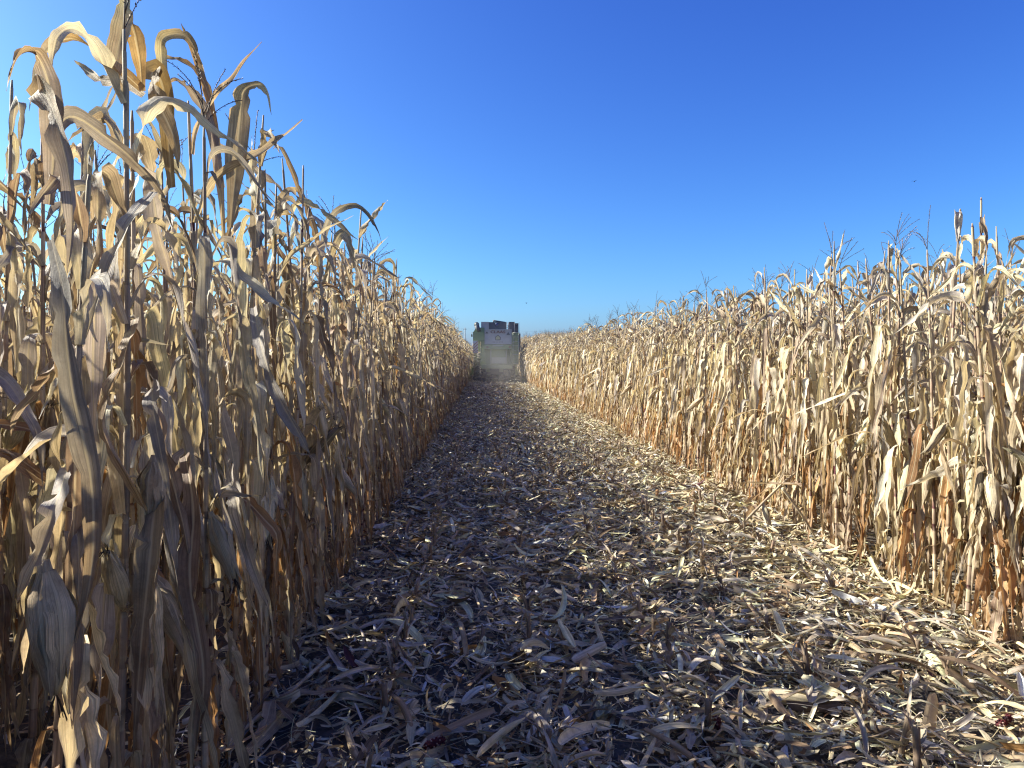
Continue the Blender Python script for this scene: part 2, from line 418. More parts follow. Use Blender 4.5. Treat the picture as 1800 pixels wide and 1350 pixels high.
    if has_tassel:
        P['tassel'] = Geo()
        tassel(P['tassel'], axis(H), rng, hi, rng.uniform(0, 6.28), rng.uniform(.03, .35))
    if ears:
        P['ear'] = Geo()
        if level == 2: P['silk'] = Geo()
        k = int(np.argmin(abs(zs / H - rng.uniform(.36, .5))))
        az = plane + rng.uniform(-.6, .6) + (math.pi if rng.random() < .5 else 0)
        if lane is not None: az = lane + rng.uniform(-.9, .5)
        p = axis(zs[k]) + np.array([math.cos(az), math.sin(az), 0]) * .018
        ear(P['ear'], P.get('silk'), p, az, rng.uniform(2.3, 2.95) if rng.random() < .7 else rng.uniform(.4, .9), rng.uniform(.2, .27), rng.uniform(.027, .034), rng, hi)
    return P

PART_MAT = {'stalk': M_STALK, 'foliage': M_LEAF, 'ear': M_HUSK, 'tassel': M_TASSEL, 'silk': M_TASSEL}

def plant_thing(P):
    root = empty('corn_plant', (0, 0, 0)); made = {}
    for k in ('stalk', 'foliage', 'ear', 'tassel', 'silk'):
        if k in P and P[k].n:
            made[k] = P[k].obj(k, PART_MAT[k], made['ear'] if k == 'silk' else root)
    return root

def fbm(x, y, seed=0):
    r = np.random.RandomState(seed); o = 0 * x
    for k in range(7):
        f = .5 * 1.7 ** k; a, b, p, q = r.uniform(-1, 1, 4)
        o = o + np.sin((x * a + y * b) * f * 2.5 + p * 9) * np.cos((x * b - y * a) * f * 2.1 + q * 9) / (1 + k * .6)
    return o
STUB = [-.42, .28, .98, 1.68, 2.38]
def ground_z(x, y):
    x = np.asarray(x, float); y = np.asarray(y, float)
    z = .018 * fbm(x, y, 2) * np.exp(-(np.maximum(np.abs(x - 1) - 6, 0) / 4) ** 2)
    for r in STUB: z = z + .022 * np.exp(-((x - r) / .11) ** 2)
    rise = 1.15 * sstep(y, 20, 62)                 # the land climbs gently to the right and beyond the harvester
    return z + rise * np.maximum(sstep(x, 2.7, 4.2), sstep(y, 56, 60) * sstep(x, -1.6, .2))

# ------------------------------------------------------------------ where the corn stands
R = random.Random(7)
XL, XR, ROW = -1.08, 3.06, .72
spots = []        # x, y, side, row, height scale
near_left = [1.71, 2.04, 2.24, 2.44, 2.66, 2.90, 3.12]
for row in range(12):
    y = R.uniform(-3.2, -3.0)
    ys = []
    while y < 112:
        if row == 0 and 1.55 < y < 3.2:
            y = 3.3
            ys += near_left
            continue
        ys.append(y); y += R.uniform(.13, .21) * (1.3 if row > 1 else 1.05) if y < 60 else R.uniform(.22, .34)
    if row == 0: ys = [v for v in ys if not .55 < v < 1.45]
    for yy in ys: spots.append((XL - row * ROW + R.uniform(-.05, .05), yy, 'left', row, R.uniform(.93, 1.06)))
for row in range(12):
    y = R.uniform(-1.2, -1.0)
    while y < 112:
        spots.append((XR + row * ROW + R.uniform(-.05, .05), y, 'right', row, R.uniform(.90, 1.04)))
        y += R.uniform(.13, .21) if y < 60 else R.uniform(.22, .34)
for row in range(5):
    y = 56.5
    while y < 112:
        spots.append((XL + .7 * (row + 1) + R.uniform(-.04, .04), y, 'ahead', row, R.uniform(.92, 1.05))); y += R.uniform(.18, .3)

def in_view(x, y):
    if y < .9: return False
    px = 847 + 1250 * x / y
    return -260 < px < 2000
def score(s):
    x, y, side, row, h = s
    if side == 'ahead' or not in_view(x, y): return 0
    return (1, .42, .25, .16, .1)[row] / y if row < 5 else .0
order = sorted(range(len(spots)), key=lambda i: -score(spots[i]))
single = [i for i in order if score(spots[i]) > 0][:300]
single_set = set(single)

H_LEFT, H_RIGHT = 2.64, 2.55
# variants shared by many plants
VAR_MID = [corn(100 + i, H_LEFT, 1, has_tassel=(i % 7 in (0, 3)), ears=(0 if i % 5 == 4 else 1)) for i in range(14)]
VAR_TREE = []
for P in VAR_MID: VAR_TREE.append(plant_thing(P))

ORD = {}
def ordinal(n):
    ones = 'zeroth first second third fourth fifth sixth seventh eighth ninth tenth eleventh twelfth thirteenth fourteenth fifteenth sixteenth seventeenth eighteenth nineteenth'.split()
    if n < 20: return ones[n]
    tens = {2: 'twent', 3: 'thirt', 4: 'fort', 5: 'fift', 6: 'sixt', 7: 'sevent', 8: 'eight', 9: 'ninet'}
    if n < 100: return tens[n // 10] + ('ieth' if n % 10 == 0 else 'y-' + ones[n % 10])
    return 'hundred-and-' + ordinal(n - 100) if n > 100 else 'hundredth'

ROWNAME = {('left', 0): 'the left front row', ('left', 1): 'the second row on the left', ('left', 2): 'the third row on the left', ('left', 3): 'the fourth row on the left', ('left', 4): 'the fifth row on the left',
           ('right', 0): 'the right front row', ('right', 1): 'the second row on the right', ('right', 2): 'the third row on the right', ('right', 3): 'the fourth row on the right', ('right', 4): 'the fifth row on the right'}
counters = {}
used = set()
HERO = {}
for i in sorted(single, key=lambda i: spots[i][1]):
    x, y, side, row, hs_ = spots[i]
    key = (side, row); counters[key] = counters.get(key, 0) + 1; k = counters[key]
    rr = random.Random(i * 13 + 5)
    close = row == 0 and (y < 5.2 if side == 'left' else y < 5.0) or (row == 1 and y < 3.2)
    if close:
        hh = {1.71: 2.15, 2.24: 2.52, 2.44: 2.5, 2.90: 2.72}.get(y, (H_LEFT if side == 'left' else H_RIGHT) * hs_)
        P = corn(5000 + i, hh, 2 if y < 4.5 else 1, has_tassel=rr.random() < .25, ears=1 if y > 1.75 and y != 2.24 and rr.random() < .85 else 0, reach=.85 if y < 1.9 else .95, lane=(-.6 if side == 'left' else math.pi + .6))
        root = plant_thing(P); zsc = 1.
    else:
        v = rr.randrange(len(VAR_TREE)); P = VAR_MID[v]
        if v not in used: root = VAR_TREE[v]; used.add(v)
        else: root = copy_tree(VAR_TREE[v])
        zsc = hs_ * (1. if side == 'left' else H_RIGHT / H_LEFT)
    root.location = (x, y, float(ground_z(x, y)) - .01)
    root.rotation_euler = (rr.uniform(-.03, .03), rr.uniform(-.03, .03), rr.uniform(0, 6.28) if not close else 0)
    root.scale = (rr.uniform(.92, 1.05),) * 2 + (zsc,)
    feat = ('ear and ' if 'ear' in P else '') + ('tassel' if 'tassel' in P else 'bare tip')
    tag(root, f'dry corn with {feat}, {ordinal(k)} along {ROWNAME[key]}', 'corn plant', f'corn plants in {ROWNAME[key]}')
    HERO[(side, row, k)] = root
for v, t in enumerate(VAR_TREE):
    if v not in used:
        for ch in list(t.children_recursive): bpy.data.objects.remove(ch)
        bpy.data.objects.remove(t)

# ------------------------------------------------------------------ the rest of the field: one object of stuff
src = bpy.data.collections.new('corn_sources')
merged = []
def merge(P, name):
    G = Geo(); meshes = []
    me_names = []
    # one mesh, several materials
    V = []; off = 0
    o = None
    geos = [(k, P[k]) for k in ('stalk', 'foliage', 'ear', 'tassel') if k in P and P[k].n]
    for k, g in geos:
        base = G.n
        G.v += g.v; G.u += g.u; G.c += g.c; G.f += [f + base for f in g.f]; G.n += g.n
    me = G.mesh(name, M_LEAF)
    me.materials.clear()
    for k, g in geos: me.materials.append(PART_MAT[k])
    mi = np.concatenate([np.full(sum(len(f) for f in g.f), j, np.int32) for j, (k, g) in enumerate(geos)])
    if len(mi) == len(me.polygons): me.polygons.foreach_set('material_index', mi)
    ob = bpy.data.objects.new(name, me); src.objects.link(ob); return ob
NV = 0
for j in range(8): merge(VAR_MID[j], f'corn_source_{j:02d}'); NV += 1
NF = 8
for j in range(NF): merge(corn(700 + j, H_LEFT, 0, has_tassel=j % 4 == 0, ears=j % 2), f'corn_source_{NV + j:02d}')

rest = [s for i, s in enumerate(spots) if i not in single_set]
rest = [s for s in rest if s[1] > -2.9]
co = np.array([(s[0], s[1], float(ground_z(s[0], s[1])) - .01) for s in rest], np.float32)
me = bpy.data.meshes.new('corn_field'); me.vertices.add(len(rest)); me.vertices.foreach_set('co', co.ravel())
rr = random.Random(3)
rot = np.array([(rr.uniform(-.04, .04), rr.uniform(-.04, .04), rr.uniform(0, 6.28)) for _ in rest], np.float32)
scl = np.array([(rr.uniform(.92, 1.08), rr.uniform(.92, 1.08), s[4] * (H_RIGHT / H_LEFT if s[2] == 'right' else 1.)) for s in rest], np.float32)
pick = np.array([rr.randrange(NV) if (-1 < s[1] < 26 and s[3] < 3) else NV + rr.randrange(NF) for s in rest], np.int32)
a = me.attributes.new('rot', 'FLOAT_VECTOR', 'POINT'); a.data.foreach_set('vector', rot.ravel())
a = me.attributes.new('scl', 'FLOAT_VECTOR', 'POINT'); a.data.foreach_set('vector', scl.ravel())
a = me.attributes.new('pick', 'INT', 'POINT'); a.data.foreach_set('value', pick)
field = bpy.data.objects.new('corn_field', me); C.objects.link(field)
tag(field, 'uncut rows of dry corn behind the front plants and ahead of the harvester', 'corn field', kind='stuff')
ng = bpy.data.node_groups.new('plant_rows', 'GeometryNodeTree')
ng.interface.new_socket('Geometry', in_out='INPUT', socket_type='NodeSocketGeometry')
ng.interface.new_socket('Geometry', in_out='OUTPUT', socket_type='NodeSocketGeometry')
gi = ng.nodes.new('NodeGroupInput'); go = ng.nodes.new('NodeGroupOutput')
ci = ng.nodes.new('GeometryNodeCollectionInfo'); ci.inputs['Collection'].default_value = src
ci.inputs['Separate Children'].default_value = True; ci.inputs['Reset Children'].default_value = True
ip = ng.nodes.new('GeometryNodeInstanceOnPoints'); ip.inputs['Pick Instance'].default_value = True
def nattr(name, typ):
    n = ng.nodes.new('GeometryNodeInputNamedAttribute'); n.data_type = typ; n.inputs['Name'].default_value = name; return n.outputs['Attribute']
e2r = ng.nodes.new('FunctionNodeEulerToRotation')
ng.links.new(nattr('rot', 'FLOAT_VECTOR'), e2r.inputs[0])
ng.links.new(gi.outputs[0], ip.inputs['Points']); ng.links.new(ci.outputs[0], ip.inputs['Instance'])
ng.links.new(nattr('pick', 'INT'), ip.inputs['Instance Index']); ng.links.new(e2r.outputs[0], ip.inputs['Rotation'])
ng.links.new(nattr('scl', 'FLOAT_VECTOR'), ip.inputs['Scale']); ng.links.new(ip.outputs[0], go.inputs[0])
md = field.modifiers.new('rows', 'NODES'); md.node_group = ng

# ------------------------------------------------------------------ ground
gx = np.unique(np.concatenate([np.arange(-4, 7, .12), np.arange(-14, -4, .6), np.arange(7, 17, .6), [-1500, -600, -200, -80, -40, -20, 24, 40, 80, 200, 600, 1500]]))
gy = np.unique(np.concatenate([np.arange(-3, 16, .12), np.arange(16, 60, .4), np.arange(60, 120, 4), [-300, -100, -30, -10, 160, 240, 400, 800, 1500, 3000]]))
XX, YY = np.meshgrid(gx, gy, indexing='ij'); G = Geo()
G.grid(np.stack([XX, YY, ground_z(XX, YY)], -1), np.stack([XX, YY], -1), np.array((.05, .04, .03))[None, None])
m, N, L, p = nodes('soil_with_chaff')
ge = N.new('ShaderNodeNewGeometry')
n1 = N.new('ShaderNodeTexNoise'); n1.inputs['Scale'].default_value = 26; n1.inputs['Detail'].default_value = 8; n1.inputs['Roughness'].default_value = .75
n2 = N.new('ShaderNodeTexVoronoi'); n2.inputs['Scale'].default_value = 42
n3 = N.new('ShaderNodeTexNoise'); n3.inputs['Scale'].default_value = 4; n3.inputs['Detail'].default_value = 4
for n in (n1, n2, n3): L.new(ge.outputs['Position'], n.inputs['Vector'])
c = mixc(N, L, ramp(N, L, n1.outputs[0], .35, .7), (.04, .034, .029), (.15, .125, .095))
c = mixc(N, L, math_n(N, L, 'MULTIPLY', ramp(N, L, n2.outputs['Distance'], .35, .2), ramp(N, L, n3.outputs[0], .4, .6, .1, .6)), c, (.2, .155, .10))
L.new(c, p.inputs['Base Color']); p.inputs['Roughness'].default_value = .95
bp = N.new('ShaderNodeBump'); bp.inputs['Strength'].default_value = .8; bp.inputs['Distance'].default_value = .02
L.new(n1.outputs[0], bp.inputs['Height']); L.new(bp.outputs[0], p.inputs['Normal'])
tag(G.obj('ground', m), kind='structure')

# ------------------------------------------------------------------ chopped litter (stuff)
nr = np.random.RandomState(11)
def litter_batch(G, n, xr, yr, lmin, lmax, wmin, wmax, ns, na, lift, tilt, ypow=1.):
    x = nr.uniform(*xr, n); y = yr[0] + (yr[1] - yr[0]) * nr.uniform(0, 1, n) ** ypow
    st_ = np.array(STUB)[nr.randint(0, 5, n)] + nr.normal(0, .13, n)          # more of it caught along the stumps
    if xr[0] > XL - .5 and xr[1] < XR + .5 and xr[1] - xr[0] > 2: x = np.where(nr.uniform(0, 1, n) < .28, st_, x)
    patch = fbm(x * 2.3 + 4, y * 1.5, 21) + .6 * fbm(x * 6, y * 5, 22)
    keep = nr.uniform(0, 1, n) < np.clip(.92 + .28 * patch, .5, 1.)
    x, y = x[keep], y[keep]; n = len(x)
    Ls = lmin + (lmax - lmin) * nr.beta(1.1, 3.2, n); Ws = wmin + (wmax - wmin) * nr.beta(1.3, 3., n)
    yaw = nr.uniform(0, 2 * np.pi, n); pit = nr.normal(0, tilt, n); rol = nr.normal(0, .5, n)
    bend = nr.normal(0, .75, n); curl = nr.uniform(.1, 1.5, n); tw = nr.normal(0, .7, n)
    s = np.linspace(-.5, .5, ns); u = np.linspace(-1, 1, na)
    S, U = np.meshgrid(s, u, indexing='ij'); S = S[None]; U = U[None]
    e = lambda a: a[:, None, None]
    prof = 1 - np.abs(2 * S) ** e(nr.uniform(1.5, 9, n)) * e(nr.uniform(.2, .95, n))
    lx = e(Ls) * S; r = e(Ws) * .5 * prof
    a = U * e(curl); ly = r * np.sin(a) / e(curl); lz = r * (1 - np.cos(a)) / e(curl)
    lz = lz * e(np.sign(nr.uniform(-1, 1, n)))
    t = e(tw) * S + e(rol); ly, lz = ly * np.cos(t) - lz * np.sin(t), ly * np.sin(t) + lz * np.cos(t)
    lz = lz + e(Ls * bend) * (S ** 2 - .08) * .55
    ly = ly + e(Ls * nr.normal(0, .25, n)) * (S ** 2)
    X1 = lx * np.cos(e(pit)) - lz * np.sin(e(pit)); Z1 = lx * np.sin(e(pit)) + lz * np.cos(e(pit))
    Xw = X1 * np.cos(e(yaw)) - ly * np.sin(e(yaw)) + e(x); Yw = X1 * np.sin(e(yaw)) + ly * np.cos(e(yaw)) + e(y)
    base = ground_z(x, y) + lift * nr.beta(1.2, 2.2, n)
    zmin = Z1.min(axis=(1, 2)); Zw = Z1 + e(base - np.minimum(zmin, 0) * .75)
    pal = np.array([STRAW * .95, TAN, GREY, BROWN, PALE, BROWN * .45, (.40, .36, .27), ORANGE * .7, (.46, .43, .31), (.10, .04, .05)]) * (1.18, 1.14, 1.02)
    k = nr.choice(len(pal), n, p=[.18, .15, .18, .09, .13, .09, .09, .02, .068, .002])
    col = np.minimum(pal[k] * nr.uniform(.75, 1.45, (n, 1)), .78)
    V = np.stack([Xw, Yw, Zw], -1).reshape(-1, 3)
    UV = np.stack(np.broadcast_arrays(U * .22 + .78, lx + e(nr.uniform(0, 90, n))), -1).reshape(-1, 2)
    K = np.repeat(col, ns * na, axis=0)
    idx = np.arange(ns * na).reshape(ns, na)
    q = np.stack([idx[:-1, :-1], idx[:-1, 1:], idx[1:, 1:], idx[1:, :-1]], -1).reshape(-1, 4)
    F = (q[None] + (np.arange(n) * ns * na)[:, None, None]).reshape(-1, 4)
    G.raw(V, F, UV, K)
G = Geo()
lane = (XL - .25, XR + .25)
# near: fine chaff, blades, long strips; density falls with distance
litter_batch(G, 42000, lane, (1.2, 9), .015, .11, .003, .016, 3, 2, .06, .30)
litter_batch(G, 20000, lane, (1.2, 9), .04, .27, .008, .05, 6, 4, .09, .22)
litter_batch(G, 9000, lane, (1.2, 9), .06, .34, .002, .006, 5, 2, .08, .30)
litter_batch(G, 1500, lane, (1.2, 9), .18, .50, .03, .07, 9, 5, .10, .2)
litter_batch(G, 54000, lane, (9, 26), .03, .34, .010, .055, 4, 3, .07, .28, 1.2)
litter_batch(G, 24000, lane, (26, 58), .06, .42, .015, .07, 3, 2, .08, .3)
# drifts along the foot of the right corn
litter_batch(G, 2600, (2.3, 3.2), (1.5, 9), .04, .32, .008, .045, 6, 3, .10, .25)
litter_batch(G, 5200, (2.2, 3.2), (9, 30), .05, .34, .010, .045, 4, 3, .11, .28)
# inside the corn rows
litter_batch(G, 5000, (XL - 2.4, XL), (0, 14), .03, .3, .006, .05, 4, 3, .05, .25)
litter_batch(G, 4000, (XR, XR + 2.4), (1, 14), .03, .3, .006, .05, 4, 3, .05, .25)
lit = G.obj('chopped_litter', M_LITTER)
tag(lit, 'chopped corn leaves, husks and stalk bits covering the harvested strip', 'crop litter', kind='stuff')

# ------------------------------------------------------------------ leaves and ears modelled for the nearest left plants
def wp(x, y, Z): return np.array([(x - 847) / 1250 * Z + (.05 if x < 700 else 0.), Z, EYE - (y - 630) / 1250 * Z])
def near_plant(Y, side='left'):
    return min((o for (s, r, k), o in HERO.items() if s == side and r == 0), key=lambda o: abs(o.location.y - Y))
def spline(K, n):
    K = np.asarray(K, float); P = np.vstack([2 * K[0] - K[1], K, 2 * K[-1] - K[-2]])
    x = np.linspace(0, len(K) - 1, n); i = np.minimum(x.astype(int), len(K) - 2); f = (x - i)[:, None]
    a, b, c, d = P[i], P[i + 1], P[i + 2], P[i + 3]
    return .5 * (2 * b + (c - a) * f + (2 * a - 5 * b + 4 * c - d) * f ** 2 + (3 * b - 3 * c + d - a) * f ** 3)
def to_local(o, P):
    M = np.array(o.matrix_basis.inverted()); return P @ M[:3, :3].T + M[:3, 3]
def set_leaf(owner, pts, W, cA, cB, seed, roll=0., curl=.7, wav=.07, tw=.8, prof=None):
    """pts: (x, y, distance) as sighted from the lane, made into a real blade at that distance"""
    rng = random.Random(seed); n = 34
    P = spline([wp(*q) for q in pts], n)
    P = to_local(owner, P)
    t = np.gradient(P, axis=0); t /= np.linalg.norm(t, axis=1)[:, None]
    b = np.cross(t, np.array([0, 1., 0])); b /= np.linalg.norm(b, axis=1)[:, None] + 1e-6; nn = np.cross(t, b)
    r = roll + smooth_noise(rng, n, 3, tw); cr, sr = np.cos(r)[:, None], np.sin(r)[:, None]
    G = Geo(); ribbon(G, P, cr * b + sr * nn, -sr * b + cr * nn, W, rng, vary(cA, rng), vary(cB, rng), A_HI, curl, wav, prof=prof, freq=3.5, keel=.003)
    return G.obj('leaf', M_LEAF, owner)
pA, pB, pC, pD, pF = near_plant(1.71), near_plant(2.24), near_plant(2.44), near_plant(2.90), near_plant(4.63)
pB1 = near_plant(2.04)
tall = lambda s: .25 + .75 * sstep(s, 0, .35)
s34 = np.linspace(0, 1, 34)
PR_UP = (.35 + .65 * sstep(s34, 0, .5)) * np.maximum(1 - s34 ** 4, 0)
GREYD = GREY * .75; AMB = np.array((.44, .29, .13))
HL = [
 (pB, [(222, 158, 2.24), (178, 118, 2.2), (127, 80, 2.15), (89, 68, 2.1), (52, 92, 2.05), (30, 135, 2.02), (20, 195, 2.0)], .062, AMB, GREYD, 1, .9, .7, .06, .9, None),
 (pB, [(222, 160, 2.24), (218, 110, 2.24), (208, 60, 2.22), (198, 22, 2.2), (190, -14, 2.2)], .062, AMB, TAN, 2, .2, .7, .05, .5, PR_UP),
 (pB, [(190, 170, 2.26), (172, 128, 2.2), (184, 60, 2.16), (190, 12, 2.15), (186, -30, 2.15)], .075, TAN, STRAW, 3, .1, .6, .06, .4, PR_UP),
 (pB, [(224, 168, 2.24), (190, 142, 2.3), (150, 140, 2.35), (122, 120, 2.4), (104, 106, 2.4)], .045, AMB, STRAW, 4, .6, .8, .08, .8, None),
 (pA, [(50, 360, 1.71), (58, 250, 1.7), (48, 150, 1.66), (24, 96, 1.62), (-8, 100, 1.58), (-30, 160, 1.56)], .055, GREYD, AMB, 5, .3, 1.1, .06, .6, None),
 (pA, [(48, 200, 1.71), (30, 150, 1.66), (52, 190, 1.62), (74, 270, 1.6), (88, 370, 1.6), (80, 480, 1.6)], .065, TAN, GREY, 6, .1, .9, .06, .5, None),
 (pA, [(46, 260, 1.71), (84, 206, 1.74), (140, 232, 1.8), (205, 285, 1.88), (250, 338, 1.95), (272, 398, 2.0)], .058, GREYD, TAN, 7, .5, .9, .05, .5, None),
 (pC, [(276, 330, 2.44), (262, 160, 2.42), (240, 128, 2.38), (252, 180, 2.34), (278, 240, 2.32), (288, 296, 2.32)], .085, AMB, TAN, 8, .0, .6, .07, .4, None),
 (pC, [(270, 190, 2.44), (258, 100, 2.44), (262, 66, 2.4), (300, 62, 2.4), (322, 98, 2.4), (334, 128, 2.4)], .045, STRAW, AMB, 9, .5, .8, .08, .6, None),
 (pD, [(372, 420, 2.9), (362, 300, 2.9), (345, 190, 2.9), (322, 100, 2.9), (296, 40, 2.9)], .055, TAN, AMB, 10, .5, 1.2, .06, .7, PR_UP),
 (pD, [(368, 330, 2.9), (350, 230, 2.88), (318, 165, 2.85), (288, 142, 2.82), (270, 160, 2.8), (280, 205, 2.8)], .055, GREY, AMB, 11, .4, .8, .08, .7, None),
 (pD, [(364, 280, 2.9), (340, 150, 2.9), (300, 108, 2.9), (268, 102, 2.9), (254, 78, 2.9)], .04, AMB, TAN, 12, .5, .8, .08, .8, None),
 (pD, [(384, 400, 2.92), (394, 280, 2.9), (400, 205, 2.88), (406, 162, 2.86), (428, 150, 2.84), (444, 158, 2.83), (455, 202, 2.82)], .085, TAN, STRAW, 13, .1, .8, .07, .5, (.4 + .6 * sstep(s34, 0, .2)) * (1 - .55 * sstep(s34, .4, .65)) * np.maximum(1 - s34 ** 6, 0)),
 (pF, [(548, 470, 4.63), (562, 392, 4.6), (592, 362, 4.55), (622, 364, 4.5), (646, 394, 4.5), (657, 428, 4.5)], .062, GREYD, DARK, 14, .7, .8, .05, .5, None),
 (pF, [(552, 500, 4.63), (585, 412, 4.6), (606, 446, 4.55), (622, 500, 4.5), (626, 540, 4.5)], .06, TAN, BROWN, 15, .5, .8, .06, .6, None),
 (pF, [(548, 480, 4.63), (540, 410, 4.7), (512, 330, 4.8), (482, 262, 4.8), (466, 262, 4.8)], .055, AMB, TAN, 16, .5, .8, .08, .6, None),
 (pB1, [(238, 336, 1.98), (200, 380, 1.9), (166, 446, 1.86), (136, 530, 1.84), (112, 610, 1.84)], .06, GREYD, GREY, 17, .1, .8, .05, .5, None),
 (pD, [(424, 540, 2.9), (436, 610, 2.75), (462, 690, 2.65), (500, 760, 2.6), (520, 798, 2.6)], .075, GREY, GREYD, 18, .3, .8, .05, .5, None),
 (pB, [(242, 690, 2.24), (240, 672, 2.1), (236, 700, 2.0), (248, 780, 1.98), (268, 880, 1.98)], .07, GREYD, GREY, 19, 0., .9, .05, .3, None),
 (pB, [(250, 850, 2.2), (240, 905, 2.06), (230, 1000, 2.0), (216, 1140, 2.0), (202, 1330, 2.02)], .10, TAN * .8, BROWN, 20, 0., .6, .05, .25, None),
 (pA, [(80, 820, 1.7), (60, 880, 1.6), (30, 970, 1.58), (-10, 1060, 1.58)], .065, GREY, TAN, 21, .1, .9, .06, .3, None),
 (pA, [(52, 420, 1.71), (72, 520, 1.66), (88, 680, 1.62), (122, 850, 1.62), (122, 1000, 1.62), (96, 1130, 1.62)], .07, GREYD, BROWN, 22, .1, .9, .05, .4, None),
 (pD, [(368, 790, 2.9), (388, 860, 2.72), (408, 950, 2.66), (448, 1072, 2.62)], .10, GREY, TAN, 23, .2, .8, .05, .3, None),
 (pC, [(300, 800, 2.44), (312, 900, 2.3), (306, 1020, 2.26), (330, 1180, 2.26), (318, 1320, 2.28)], .10, BROWN, BROWN, 24, .1, .7, .08, .3, None),
 (pB1, [(205, 560, 2.04), (180, 640, 1.94), (150, 740, 1.9), (200, 850, 1.88), (224, 900, 1.88)], .08, TAN, AMB, 25, .4, .7, .06, .5, None),
]
for o, pts, W, cA, cB, sd, roll, curl, wav, tw, prof in HL: set_leaf(o, pts, W, cA, cB, sd, roll, curl, wav, tw, prof)
def set_ear(o, x, y, Z, x2, y2, Rr, seed):
    rng = random.Random(seed); p0 = to_local(o, wp(x, y, Z)[None])[0]; p1 = to_local(o, wp(x2, y2, Z)[None])[0]; d = p1 - p0; l = np.linalg.norm(d)
    G, S = Geo(), Geo(); ear(G, S, p0, math.atan2(d[1], d[0]), math.acos(d[2] / l), l, Rr, rng, True)
    e = G.obj('ear', M_HUSK, o); S.obj('silk', M_TASSEL, e)
set_ear(pA, 38, 985, 1.62, 66, 1180, .040, 5); set_ear(pB, 242, 800, 2.1, 234, 905, .036, 6)

# ------------------------------------------------------------------ stubble: cut stumps left in the harvested rows
def stump_mesh(seed):
    rng = random.Random(seed); G = Geo(); h = rng.uniform(.07, .2); lx, ly = rng.uniform(-.12, .12), rng.uniform(-.12, .12); r = rng.uniform(.010, .014)
    z = np.array([-.02, .0, h * .4, h * .45, h * .5, h * .8, h]); c = vary(BROWN * .75, rng, .3)
    G.tube(np.stack([lx * z, ly * z, z], 1), r * np.array([1.3, 1.15, 1, 1.2, 1.05, 1.05, 1.15]), 8, c)
    for i in range(rng.randint(4, 8)):
        a = rng.uniform(0, 6.28); cA, cB = vary(TAN if rng.random() < .5 else BROWN, rng), vary(GREY, rng)
        leaf(G, (lx * h * .8 + r * math.cos(a), ly * h * .8 + r * math.sin(a), h * rng.uniform(.2, .95)), a, rng.uniform(.05, .22), rng.uniform(.01, .035), rng.uniform(.1, .8), rng.uniform(.6, 2.6), .1, .7, rng, cA, cB, 7, A_LO, .8, .2, 1.)
    for i in range(5):
        a = rng.uniform(0, 6.28); b = r * .8
        G.tube([[lx * h + b * math.cos(a), ly * h + b * math.sin(a), h * .9], [lx * h + b * 1.1 * math.cos(a), ly * h + b * 1.1 * math.sin(a), h + rng.uniform(.005, .03)]], [.003, .001], 3, TAN)
    return G.mesh('corn_stump', M_STALK)
SM = [stump_mesh(40 + i) for i in range(9)]
for ri, rx in enumerate(STUB):
    y = 2.2 + .1 * ri; k = 0
    while y < 13:
        if in_view(rx, y) and R.random() < .62:
            k += 1
            o = bpy.data.objects.new('corn_stump', R.choice(SM)); C.objects.link(o)
            x = rx + R.uniform(-.03, .03); o.location = (x, y, float(ground_z(np.array(x), np.array(y)))); o.rotation_euler = (R.uniform(-.15, .15), R.uniform(-.15, .15), R.uniform(0, 6.28))
            o.scale = (1, 1, R.uniform(.8, 1.2))
            tag(o, f'cut brown corn stump, {ordinal(k)} along the {ordinal(ri + 1)} stubble row from the left corn', 'corn stump', 'cut corn stumps in the stubble rows')
        y += R.uniform(.16, .26)

# ------------------------------------------------------------------ larger pieces lying on the strip
def at(px, py): Z = 1250 * EYE / (py - 630); return (px - 847) / 1250 * Z, Z
def fallen(px, py, lpx, ang, W, cA, label, seed, blades=1, curl=.8, name='fallen_leaf', cat='corn leaf', lift=.05):
    x, y = at(px, py); rng = random.Random(seed); G = Geo(); L = lpx / 1250 * y * 1.35
    z0 = float(ground_z(np.array(x), np.array(y))) + lift
    for bl in range(blades):
        a = math.radians(ang) + (rng.uniform(-.5, .5) if bl else 0); n = 20; s = np.linspace(-.5, .5, n)
        up = rng.uniform(.0, .16) if blades > 1 else .05
        P = np.stack([L * s * math.cos(a), L * s * math.sin(a) + .1 * L * smooth_noise(rng, n, 3, .5), .03 + (s + .5) * L * up + smooth_noise(rng, n, 3, .012)], 1)
        if blades > 1: P -= P[0] * [1, 1, 0]
        t = np.gradient(P, axis=0); t /= np.linalg.norm(t, axis=1)[:, None]
        b = np.cross(t, [0, 0, 1.]); b /= np.linalg.norm(b, axis=1)[:, None]; nn = np.cross(b, t)
        r = smooth_noise(rng, n, 2, .5) + rng.uniform(-.35, .35); cr, sr = np.cos(r)[:, None], np.sin(r)[:, None]
        ss = np.linspace(0, 1, n); prof = (.35 + .65 * sstep(ss, 0, .3)) * np.maximum(1 - ss ** 3, 0) ** .8
        ribbon(G, P, cr * b + sr * nn, -sr * b + cr * nn, W, rng, vary(cA, rng), vary(cA * .75, rng), A_HI, curl, .08, prof, 3., .15, .002)
    o = G.obj(name, M_HUSK, loc=(x, y, z0)); tag(o, label, cat, 'large leaves and husks lying on the harvested strip'); return o
GRN = np.array((.50, .47, .30))
